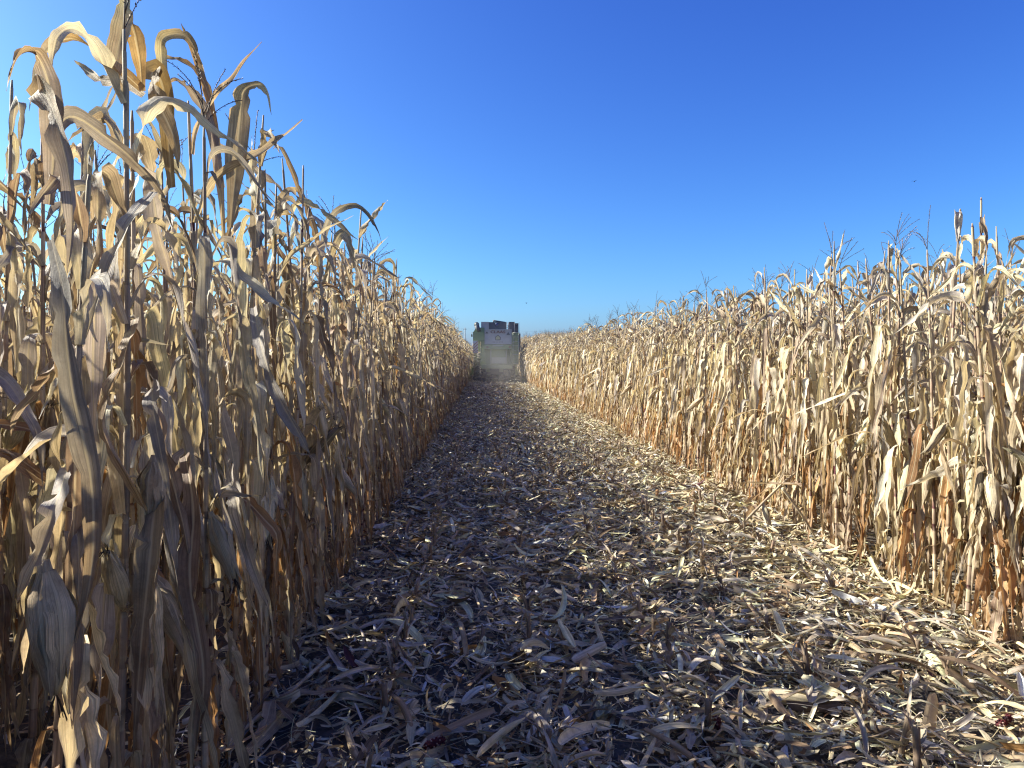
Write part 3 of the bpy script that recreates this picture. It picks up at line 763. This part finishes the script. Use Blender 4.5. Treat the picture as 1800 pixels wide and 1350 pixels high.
F = [(895, 1043, 50, -55, .03, PALE, 'pale narrow corn leaf lying diagonally near the centre of the strip'),
 (1113, 1122, 105, -4, .05, DARK * 2, 'dark grey folded corn leaf lying crosswise right of the middle stumps'),
 (953, 1130, 65, -28, .06, AMB * .7, 'torn brown corn leaf lying in the middle of the strip'),
 (830, 1322, 78, -6, .05, GREY * .8, 'grey corn leaf lying crosswise at the near edge of the strip'),
 (917, 1312, 70, 12, .055, GREY * .7, 'dark weathered leaf touching the near grey leaf'),
 (1010, 1163, 58, -14, .045, PALE * .9, 'pale corn leaf with rounded end below the dark folded leaf'),
 (817, 1272, 76, 4, .04, STRAW, 'straw coloured leaf lying level in the near middle of the strip'),
 (717, 1247, 56, -48, .05, GRN * .8, 'greenish husk leaf lying diagonally left of the near middle'),
 (1485, 1187, 74, -25, .045, PALE, 'pale yellow leaf lying diagonally in front of the right corn'),
 (1387, 1325, 100, -22, .06, GRN, 'broad pale green husk leaf at the near right of the strip'),
 (1375, 1175, 72, 32, .035, PALE, 'thin straight pale leaf pointing towards the right corn'),
 (1215, 1330, 80, 70, .05, GREY, 'grey leaf standing tilted near the middle bottom'),
 (630, 1092, 70, 22, .05, STRAW * .8, 'long straw leaf lying beside the left corn row'),
 (1640, 1150, 80, -12, .06, PALE * .9, 'pale leaf lying in sun by the foot of the right corn'),
 (1180, 925, 50, 15, .05, PALE, 'bright pale leaf lying in sun far up the strip')]
for i, (px, py, l, a, W, c, lab) in enumerate(F): fallen(px, py, l, a, W, c, lab, 60 + i)
H = [(800, 1085, 46, 75, .05, GRN, 'fan of three pale green husk blades standing up left of centre'),
 (1425, 1265, 60, 40, .06, PALE * .9, 'splayed pale husk in the near right of the strip'),
 (1050, 1290, 45, 60, .05, GRN * .8, 'splayed greenish husk near the bottom middle'),
 (1560, 1080, 55, 150, .06, PALE, 'open pale husk lying by the foot of the right corn'),
 (700, 1050, 45, 20, .05, TAN, 'tan husk with short blades beside the left stubble')]
for i, (px, py, l, a, W, c, lab) in enumerate(H): fallen(px, py, l, a, W, c, lab, 90 + i, 4, .7, 'corn_husk', 'corn husk', .03)
def lying_ear(px, py, lpx, ang, Rr, lab, seed):
    x, y = at(px, py); rng = random.Random(seed); L = lpx / 1250 * y * 1.3; G, S = Geo(), Geo()
    ear(G, S, (0, 0, 0), math.radians(ang), 1.52, L, Rr, rng, True)
    root = G.obj('corn_ear', M_HUSK, loc=(x, y, float(ground_z(np.array(x), np.array(y))) + Rr + .015)); S.obj('silk', M_TASSEL, root)
    tag(root, lab, 'corn ear')
lying_ear(1310, 1232, 95, -24, .030, 'whole husked ear lying in the near right of the strip', 3)
lying_ear(1600, 1046, 62, 20, .030, 'pale husked ear lying at the foot of the right corn', 4)
def cob(px, py, lpx, ang, lab, seed):
    x, y = at(px, py); rng = random.Random(seed); L = lpx / 1250 * y * 1.2; r = .014; G, K = Geo(), Geo(); a = math.radians(ang)
    s = np.linspace(0, L, 8); d = np.array([math.cos(a), math.sin(a), .25])
    G.tube(s[:, None] * d, r * np.array([.6, .95, 1, 1, .98, .95, .85, .5]), 10, np.array((.12, .025, .03)))
    for i in range(9):
        for j in range(10):
            if rng.random() < .35: continue
            q = d * (L * (i + .5 + .5 * (j % 2)) / 10); an = 2 * math.pi * j / 10
            e = np.array([-math.sin(a), math.cos(a), 0]); f = np.cross(d / np.linalg.norm(d), e); nrm = math.cos(an) * e + math.sin(an) * f
            K.tube([q + nrm * r * .9, q + nrm * (r + .004)], [.0042, .003], 5, np.array((.15, .03, .04)) if rng.random() < .6 else np.array((.5, .34, .3)))
    o = G.obj('corn_cob', M_HUSK, loc=(x, y, float(ground_z(np.array(x), np.array(y))) + .05)); K.obj('kernels', M_HUSK, o)
    tag(o, lab, 'corn cob', 'broken red corn cobs')
cob(743, 1335, 34, 15, 'broken dark red cob at the very near edge of the strip', 1)
cob(570, 1243, 26, 10, 'red cob with pale kernels beside the fallen stalk', 2)
cob(1263, 1310, 40, 80, 'dark red cob lying end on in the near right', 3)
cob(1752, 1300, 34, 20, 'small red cob near the right corner', 4)

# stalks knocked over at the edges
def broken_stalk(pts, leaves, lab, ear_at=None, seed=1):
    rng = random.Random(seed); P = np.array(pts); o0 = P[0].copy()
    root = empty('broken_corn_stalk', tuple(o0)); Q = spline(P - o0, 26)
    G = Geo(); col = np.array([TAN * .8 if (i // 5) % 2 else STRAW * .8 for i in range(26)]); rad = .0125 * (1 + .18 * (np.arange(26) % 5 == 0)) * np.linspace(1, .7, 26)
    G.tube(Q, rad, 9, col); G.obj('stalk', M_STALK, root)
    G = Geo()
    for i in range(leaves):
        f = rng.uniform(.1, .95); q = Q[int(f * 25)]; cA = vary(TAN if i % 2 else BROWN * 1.2, rng)
        leaf(G, q, rng.uniform(0, 6.28), rng.uniform(.35, .6), rng.uniform(.05, .08), rng.uniform(.8, 1.4), rng.uniform(1.9, 2.6), 0, .3, rng, cA, cA * .8, 22, A_HI, .6, .1, .7)
        v = G.v[-1]; v[:, 2] = np.maximum(v[:, 2], .035 - o0[2] + .012 * np.sin(v[:, 0] * 40))
    G.obj('foliage', M_LEAF, root)
    if ear_at is not None:
        G = Geo(); ear(G, None, Q[int(ear_at * 25)], rng.uniform(0, 6), 2.8, .2, .028, rng, True); G.obj('ear', M_HUSK, root)
    tag(root, lab, 'corn stalk')
broken_stalk([(-1.08, 2.75, .07), (-1.0, 3.05, .08), (-.90, 3.4, .07), (-.80, 3.8, .07)], 5, 'fallen corn stalk with torn leaves lying out of the left row', None, 8)
lying = next(o for o in C.objects if o.name.startswith('broken_corn_stalk') and o.parent is None)
set_leaf(lying, [(566, 1168, 3.72), (550, 1212, 3.46), (518, 1258, 3.22), (474, 1328, 2.92)], .095, TAN, BROWN, 71, .2, .5, .05, .4)
set_leaf(lying, [(530, 1204, 3.55), (492, 1238, 3.28), (446, 1288, 3.02), (396, 1342, 2.84)], .085, TAN * .9, TAN, 72, .3, .5, .05, .4)
broken_stalk([(2.30, 6.45, .08), (2.62, 6.6, .32), (2.92, 6.75, .52), (3.08, 6.8, .58)], 5, 'broken corn stalk leaning out of the right row onto the litter', .35, 12)
broken_stalk([(2.62, 6.2, .52), (2.78, 6.2, .3), (2.92, 6.22, .08)], 3, 'short snapped stalk crossing the leaning one at the right row', None, 15)

# ------------------------------------------------------------------ the harvester
YR = 47.0
def hx(cx): return (cx / 11.74 - 32) * .0376
def hz(cy): return EYE + (80 - cy / 11.74) * .0376
P_GREEN = paint('faded_green_paint', (.20, .285, .115), .45, (.28, .26, .20), .5)
P_GREY = paint('pale_grey_paint', (.37, .37, .39), .45, (.30, .28, .24), .55)
P_DARK = paint('dark_grey_panel', (.07, .08, .105), .5, (.15, .14, .13), .5)
P_BLACK = paint('black_rubber', (.022, .022, .022), .8, (.2, .17, .14), .7)
P_STEEL = paint('dusty_steel', (.33, .36, .28), .4, (.4, .36, .3), .5, .3)
P_RED = paint('red_marking', (.30, .10, .09), .5, (.3, .27, .25), .3)
P_LETTER = paint('dark_red_lettering', (.13, .025, .03), .5, (.2, .15, .15), .25)
P_WHITE = paint('white_marking', (.48, .48, .47), .5, (.45, .42, .36), .4)
P_YEL = paint('yellow_marking', (.42, .38, .20), .5, (.4, .36, .28), .4)
P_BLUE = paint('blue_marking', (.03, .05, .16), .5, (.2, .2, .2), .3)
P_LAMP = paint('lamp_lens', (.22, .08, .06), .2, (.3, .25, .2), .3)
CX = .88
hv = empty('combine_harvester', (0, 0, 0))
tag(hv, 'dusty green combine harvester with pale grey rear hood driving away down the strip', 'combine harvester')
def hb(name, mat, boxes, parent=hv, polys=()):
    G = Geo()
    for b in boxes: G.box(*b)
    for pl in polys: G.prism(*pl)
    return G.obj(name, mat, parent, smooth=False)
# body and shoulders
body = hb('body', P_GREEN, [(hx(346), hx(985) + .35, YR + .9, YR + 6.0, 1.15, hz(395)), (hx(192), hx(428), YR + .12, YR + 3.2, hz(570), hz(392)), (hx(300), hx(340), YR + .3, YR + .9, hz(800), hz(572))],
          polys=[([(hx(200), hz(392)), (hx(260), hz(300)), (hx(430), hz(300)), (hx(430), hz(392))], YR + .2, YR + 3.0)])
hb('corner_post', P_GREEN, [(hx(346), hx(366), YR + .05, YR + .12, hz(1070), hz(572)), (hx(372), hx(430), YR + .22, YR + .8, hz(1000), hz(575))])
hood = hb('rear_hood', P_GREY, [(hx(440), hx(985), YR + .02, YR + 1.2, hz(648), hz(345)), (hx(432), hx(990), YR - .02, YR + .02, hz(352), hz(338)), (hx(432), hx(444), YR - .03, YR + .3, hz(650), hz(338)), (hx(978), hx(990), YR - .03, YR + .3, hz(650), hz(338)), (hx(540), hx(546), YR + .004, YR + .02, hz(640), hz(430))])
tx = bpy.data.curves.new('lettering', 'FONT'); tx.body = 'CLAAS'; tx.align_x = 'CENTER'; tx.align_y = 'CENTER'; tx.extrude = .012; tx.offset = .018
to = bpy.data.objects.new('lettering', tx); C.objects.link(to)
bpy.context.view_layer.update(); dg = bpy.context.evaluated_depsgraph_get()
tm = bpy.data.meshes.new_from_object(to.evaluated_get(dg)); bpy.data.objects.remove(to)
w_, h_ = [max(v.co[i] for v in tm.vertices) - min(v.co[i] for v in tm.vertices) for i in (0, 1)]
lt = bpy.data.objects.new('lettering', tm); C.objects.link(lt); lt.parent = hood; tm.materials.clear(); tm.materials.append(P_LETTER)
lt.location = ((hx(555) + hx(860)) / 2, YR + .0, hz(395)); lt.rotation_euler = (math.radians(90), 0, 0); lt.scale = ((hx(860) - hx(555)) / w_, (hz(368) - hz(424)) / h_, 1)
def tri(cx0, cx1, cy0, cy1, name, mat, yy): hb(name, mat, [], hood, [([(hx(cx0), hz(cy1)), (hx(cx1), hz(cy1)), (hx((cx0 + cx1) / 2), hz(cy0))], yy, yy + .012)])
tri(448, 510, 380, 425, 'warning_triangle', P_DARK, YR - .0); tri(885, 955, 390, 455, 'warning_triangle', P_DARK, YR - .0)
# house shaped emblem as an outline of five bars
pg = [(655, 500), (707, 460), (760, 500), (755, 558), (662, 558)]; G = Geo()
for i in range(5):
    a, b = pg[i], pg[(i + 1) % 5]; G.tube([[hx(a[0]), YR + .012, hz(a[1])], [hx(b[0]), YR + .012, hz(b[1])]], .022, 6, np.array((.1, .1, .1)))
em = G.obj('emblem', P_DARK, hood, smooth=False)
hb('emblem_field', P_YEL, [], em, [([(hx(664), hz(552)), (hx(753), hz(552)), (hx(756), hz(503)), (hx(707), hz(466)), (hx(660), hz(503))], YR + .012, YR + .019)])
hb('faded_lettering', P_DARK, [(hx(600 + 32 * i), hx(618 + 32 * i), YR + .012, YR + .02, hz(607), hz(594)) for i in range(7)], hood)
# lower rear
hb('rear_beam', P_GREEN, [(hx(425), hx(985), YR - .02, YR + .9, hz(748), hz(660)), (hx(440), hx(985), YR + .1, YR + .85, hz(660), hz(650))])
hb('straw_chute', P_GREEN, [(hx(575), hx(870), YR + .25, YR + .9, hz(915), hz(750)), (hx(430), hx(470), YR + .3, YR + .9, hz(1060), hz(750)), (hx(950), hx(985), YR + .3, YR + .9, hz(1060), hz(750)), (hx(470), hx(575), YR + .5, YR + .9, hz(1060), hz(750)), (hx(870), hx(950), YR + .5, YR + .9, hz(1060), hz(750))])
hb('chute_flap', P_STEEL, [(hx(580), hx(870), YR + .18, YR + .24, hz(1045), hz(918))])
for cx in (555, 872): hb('hydraulic_hose' if cx == 555 else 'flap_strut', P_STEEL, [(hx(cx), hx(cx + 16), YR + .12, YR + .17, hz(1055), hz(690 if cx == 555 else 760))])
hb('chaff_spreader', P_GREEN, [(hx(360), hx(1000), YR - .25, YR + .9, hz(1150), hz(1068)), (hx(430), hx(680), YR - .30, YR - .25, hz(1140), hz(1110))])
# warning board
wb = hb('warning_board', P_WHITE, [(hx(195), hx(298), YR + .0, YR + .04, hz(832), hz(575))])
st = []
for i in range(5):
    y0 = 560 + 62 * i
    q = [(195, y0 + 100), (298, y0 + 5), (298, y0 + 36), (195, y0 + 131)]
    q = [(x, min(max(y, 577), 830)) for x, y in q]; st.append(([(hx(x), hz(y)) for x, y in q], YR - .012, YR - .004))
hb('stripes', P_RED, [], wb, st)
# top deck
deck = hb('engine_deck', P_DARK, [(hx(515), hx(888), YR + .35, YR + 3.4, hz(345), hz(185)), (hx(940), hx(1055), YR + .3, YR + 2.6, hz(400), hz(180)), (hx(1057), hx(1140), YR + .5, YR + 2.2, hz(430), hz(205))])
hb('side_panel', P_GREY, [(hx(360), hx(513), YR + .25, YR + 3.0, hz(392), hz(180)), (hx(513), hx(521), YR + .22, YR + .36, hz(345), hz(180))], deck)
hb('deck_rail', P_WHITE, [(hx(884), hx(890), YR + .2, YR + .25, hz(335), hz(180)), (hx(930), hx(942), YR + .2, YR + .25, hz(335), hz(180)), (hx(1052), hx(1060), YR + .18, YR + .24, hz(400), hz(180))] + [(hx(890), hx(930), YR + .2, YR + .25, hz(c + 5), hz(c - 5)) for c in (205, 250, 295)], deck)
G = Geo(); a = np.linspace(0, 2 * math.pi, 15)[:-1]
G.tube([[hx(685), YR + .30, hz(237)], [hx(685), YR + .345, hz(237)]], [.11, .115], 16, np.array((.1, .1, .2))); G.obj('round_badge', P_BLUE, deck)
G = Geo(); G.tube([[hx(615), YR + .6, hz(152)], [hx(740), YR + .8, hz(166)], [hx(872), YR + 1.0, hz(184)]], [.06, .055, .05], 8, np.array((.1, .1, .1)))
G.tube([[hx(620), YR + .6, hz(190)], [hx(620), YR + .6, hz(148)]], [.05, .05], 8, np.array((.1, .1, .1))); G.obj('tank_auger', P_DARK, hv)
# unloading tube folded back along the left side
au = Geo(); au.tube([[hx(268), YR + .1, hz(240)], [hx(268), YR + 4.2, hz(240)]], [.17, .17], 18, np.array((.2, .2, .2)))
au.tube([[hx(268), YR + .15, hz(250)], [hx(318), YR + .2, hz(385)]], [.16, .12], 12, np.array((.2, .2, .2))); ao = au.obj('unloading_auger', P_DARK, hv)
G = Geo(); G.tube([[hx(266), YR + .06, hz(238)], [hx(266), YR + .1, hz(238)]], [.10, .11], 16, np.array((.4, .4, .4))); G.obj('auger_cap', P_STEEL, ao)
# mirror bracket, ladder, antenna, right side
G = Geo(); G.tube([[hx(200), YR + 4.5, hz(350)], [hx(150), YR + 4.5, hz(348)], [hx(150), YR + 4.5, hz(450)], [hx(200), YR + 4.5, hz(445)]], .022, 6, np.array((.1, .1, .1))); mb = G.obj('mirror_bracket', P_BLACK, hv)
hb('mirror', P_BLACK, [(hx(135), hx(165), YR + 4.42, YR + 4.5, hz(450), hz(395))], mb)
G = Geo()
for cx in (1017, 1133): G.tube([[hx(cx), YR - .15, hz(1140)], [hx(cx), YR - .15, hz(405)]], .018, 6, np.array((.5, .5, .5)))
la = G.obj('ladder', P_STEEL, hv)
for cy in list(range(410, 1130, 90)):
    G = Geo(); G.tube([[hx(1017), YR - .15, hz(cy)], [hx(1133), YR - .15, hz(cy)]], .017, 6, np.array((.5, .5, .5))); G.obj('rung', P_STEEL, la)
hb('side_cladding', P_GREEN, [(hx(990), hx(1140), YR + .35, YR + 5.5, 1.25, hz(405))])
hb('side_shield', P_DARK, [(hx(1140), hx(1182), YR + .6, YR + 5.2, hz(800), hz(420))])
G = Geo(); G.tube([[hx(1162), YR + 1, hz(420)], [hx(1162), YR + 1, hz(170)]], [.012, .006], 5, np.array((.1, .1, .1))); G.obj('antenna', P_BLACK, hv)
for cx in (470, 930): hb('tail_lamp', P_LAMP, [(hx(cx), hx(cx + 42), YR - .045, YR - .021, hz(722), hz(690))])
hb('number_plate', P_STEEL, [(hx(600), hx(820), YR - .035, YR - .021, hz(690), hz(664))])
# wheels
def wheel(x, y, r, w):
    G = Geo(); n = 40; a = np.linspace(0, 2 * np.pi, n, endpoint=False)
    prof = [(-.5, .62), (-.52, .8), (-.46, .95), (-.3, .99), (0, 1.), (.3, .99), (.46, .95), (.52, .8), (.5, .62)]
    P = np.array([[[x + u * w, y + rr_ * r * math.cos(t), r + rr_ * r * math.sin(t)] for u, rr_ in prof] for t in a])
    P = np.concatenate([P, P[:1]]); G.grid(P, np.zeros((1, 1, 2)), np.zeros((1, 1, 3)))
    for i in range(22):
        for sgn in (-1, 1):
            t = 2 * math.pi * (i + .25 * sgn) / 22; c, s = math.cos(t), math.sin(t); c2, s2 = math.cos(t + .14), math.sin(t + .14)
            V = np.array([[x + sgn * u * w, y + q * r * cc, r + q * r * ss] for u, cc, ss in ((.02, c, s), (.5, c2, s2)) for q in (.97, 1.05)] + [[x + sgn * u * w, y + q * r * math.cos(tt + .07), r + q * r * math.sin(tt + .07)] for u, tt in ((.02, t), (.5, t + .14)) for q in (.97, 1.05)])
            G.raw(V, [[0, 1, 3, 2], [4, 6, 7, 5], [1, 5, 7, 3], [0, 2, 6, 4], [2, 3, 7, 6], [0, 4, 5, 1]], np.zeros((8, 2)), np.zeros((8, 3)))
    root = G.obj('wheel', P_BLACK, hv)
    D = Geo(); sd = -1 if x < CX else 1
    D.tube([[x - w * .35 * sd, y, r], [x + w * .2 * sd, y, r], [x + w * .4 * sd, y, r]], [r * .62, r * .6, r * .25], 24, np.array((.4, .4, .4))); D.obj('rim', P_YEL, root)
wheel(hx(268), YR + 4.6, 1.0, .52); wheel(2 * CX - hx(268), YR + 4.6, 1.0, .52)
wheel(hx(400), YR + 1.3, .62, .42); wheel(2 * CX - hx(400), YR + 1.3, .62, .42)
hb('rear_axle', P_DARK, [(hx(400), 2 * CX - hx(400), YR + 1.2, YR + 1.4, .55, .72), (CX - .3, CX + .3, YR + 1.1, YR + 1.5, .7, 1.2)])
cb = hb('cab', P_GREEN, [(CX - .85, CX + .85, YR + 6.0, YR + 7.4, 1.9, 2.3), (CX - .95, CX + .95, YR + 5.9, YR + 7.6, 3.55, 3.72)] + [(CX + sx * .8 - .05, CX + sx * .8 + .05, yy, yy + .1, 2.3, 3.55) for sx in (-1, 1) for yy in (YR + 6.0, YR + 7.25)])
glass, N, L, p = nodes('tinted_glass'); p.inputs['Base Color'].default_value = (.05, .06, .07, 1); p.inputs['Roughness'].default_value = .08; p.inputs['Transmission Weight'].default_value = .6
hb('cab_glass', glass, [(CX - .74, CX + .74, YR + 7.27, YR + 7.29, 2.3, 3.55), (CX - .82, CX - .8, YR + 6.1, YR + 7.25, 2.3, 3.55), (CX + .8, CX + .82, YR + 6.1, YR + 7.25, 2.3, 3.55)], cb)
hd = hb('corn_header', P_GREEN, [(CX - 1.9, CX + 1.9, YR + 8.2, YR + 8.9, .35, 1.0), (CX - .5, CX + .5, YR + 7.0, YR + 8.2, .6, 1.3)])
for i in range(6):
    x = CX - 1.85 + .74 * i
    G = Geo(); G.tube([[x, YR + 8.9, .6], [x, YR + 9.5, .42], [x, YR + 10.0, .15]], [.24, .17, .03], 10, np.array((.2, .3, .1))); G.obj('snout', P_GREEN, hd)

# ------------------------------------------------------------------ dust hanging behind the harvester
G = Geo(); n, mm = 17, 24; ph = np.linspace(0, np.pi, n); la_ = np.linspace(0, 2 * np.pi, mm, endpoint=False)
Pd = np.stack([np.sin(ph)[:, None] * np.cos(la_), np.sin(ph)[:, None] * np.sin(la_), np.cos(ph)[:, None] + 0 * la_], -1)
G.grid(Pd * 1., np.zeros((1, 1, 2)), np.zeros((1, 1, 3)), True)
dm = bpy.data.materials.new('dust'); dm.use_nodes = True; N, L = dm.node_tree.nodes, dm.node_tree.links; N.clear()
out = N.new('ShaderNodeOutputMaterial'); pv = N.new('ShaderNodeVolumePrincipled'); L.new(pv.outputs[0], out.inputs['Volume'])
pv.inputs['Color'].default_value = (.70, .68, .66, 1); pv.inputs['Anisotropy'].default_value = .35
tc = N.new('ShaderNodeTexCoord'); ln = N.new('ShaderNodeVectorMath'); ln.operation = 'LENGTH'; L.new(tc.outputs['Object'], ln.inputs[0])
fall = ramp(N, L, ln.outputs['Value'], .15, 1., 1., 0.)
ge = N.new('ShaderNodeNewGeometry'); nz = N.new('ShaderNodeTexNoise'); nz.inputs['Scale'].default_value = .7; nz.inputs['Detail'].default_value = 3; L.new(ge.outputs['Position'], nz.inputs[0])
L.new(math_n(N, L, 'MULTIPLY', math_n(N, L, 'MULTIPLY', math_n(N, L, 'MULTIPLY', fall, fall), ramp(N, L, nz.outputs[0], .35, .7, .3, 1.3)), .052), pv.inputs['Density'])
du = G.obj('dust_cloud', dm); import bmesh; bm = bmesh.new(); bm.from_mesh(du.data); bmesh.ops.remove_doubles(bm, verts=bm.verts, dist=1e-4); bmesh.ops.recalc_face_normals(bm, faces=bm.faces); bm.to_mesh(du.data); bm.free(); du.location = (1.0, 43.5, .3); du.scale = (3.6, 15.0, 4.0)
tag(du, 'pale dust cloud hanging over the strip behind the combine harvester', 'dust', kind='stuff')

# ------------------------------------------------------------------ power line far behind
wood = paint('weathered_wood', (.3, .28, .26), .8, (.25, .24, .22), .5)
for i, x in enumerate((-67., -4., 59.)):
    G = Geo(); G.tube([[0, 0, -.5], [0, 0, 5], [0, 0, 9.0]], [.11, .10, .08], 8, np.array((.2, .2, .2))); root = G.obj('utility_pole', wood, loc=(x, 170, 0))
    hb('crossarm', wood, [(-.45, .45, -.16, -.10, 8.58, 8.66)], root)
    tag(root, ('wooden utility pole standing far off beyond the left corn', 'slim wooden utility pole just left of the harvester roof', 'wooden utility pole standing far off beyond the right corn')[i], 'utility pole')
for z, lab in ((8.75, 'upper thin overhead wire crossing behind the harvester'), (7.3, 'lower thin overhead wire crossing behind the harvester')):
    pts = []
    for x0 in (-67, -4): pts += [(x0 + 63 * t, 169.75, z - .9 * 4 * t * (1 - t)) for t in np.linspace(0, 1, 12)[:-1]]
    pts.append((59, 169.75, z)); G = Geo(); G.tube(pts, .006, 5, np.array((.05, .05, .05))); tag(G.obj('overhead_wire', P_BLACK), lab, 'overhead wire')

# ------------------------------------------------------------------ birds far off
def bird(px, py, Z, span, lab):
    c = wp(px, py, Z); G = Geo()
    G.tube([[-.2 * span, 0, 0], [-.05 * span, 0, .01], [.12 * span, 0, 0], [.24 * span, 0, -.01]], [.02 * span, .06 * span, .05 * span, .02 * span], 7, DARK * .6)
    for sgn in (-1, 1):
        s = np.linspace(0, 1, 6); P = np.stack([np.stack([.06 * span - .10 * span * s + q * (.09 * span) * (1 - s * .7), sgn * .5 * span * s, .16 * span * np.sin(2.2 * s)], 1) for q in (-1, 0, 1)], 1)
        P[:, 1, 2] += .012 * span; G.grid(P, np.zeros((1, 1, 2)), (DARK * .6)[None, None])
    o = G.obj('bird', M_TASSEL, loc=tuple(c)); o.rotation_euler = (0, .2, .6); tag(o, lab, 'bird')
bird(1607, 319, 60, .42, 'dark bird flying high over the right corn'); bird(925, 533, 90, .5, 'tiny dark bird flying just above the harvester')
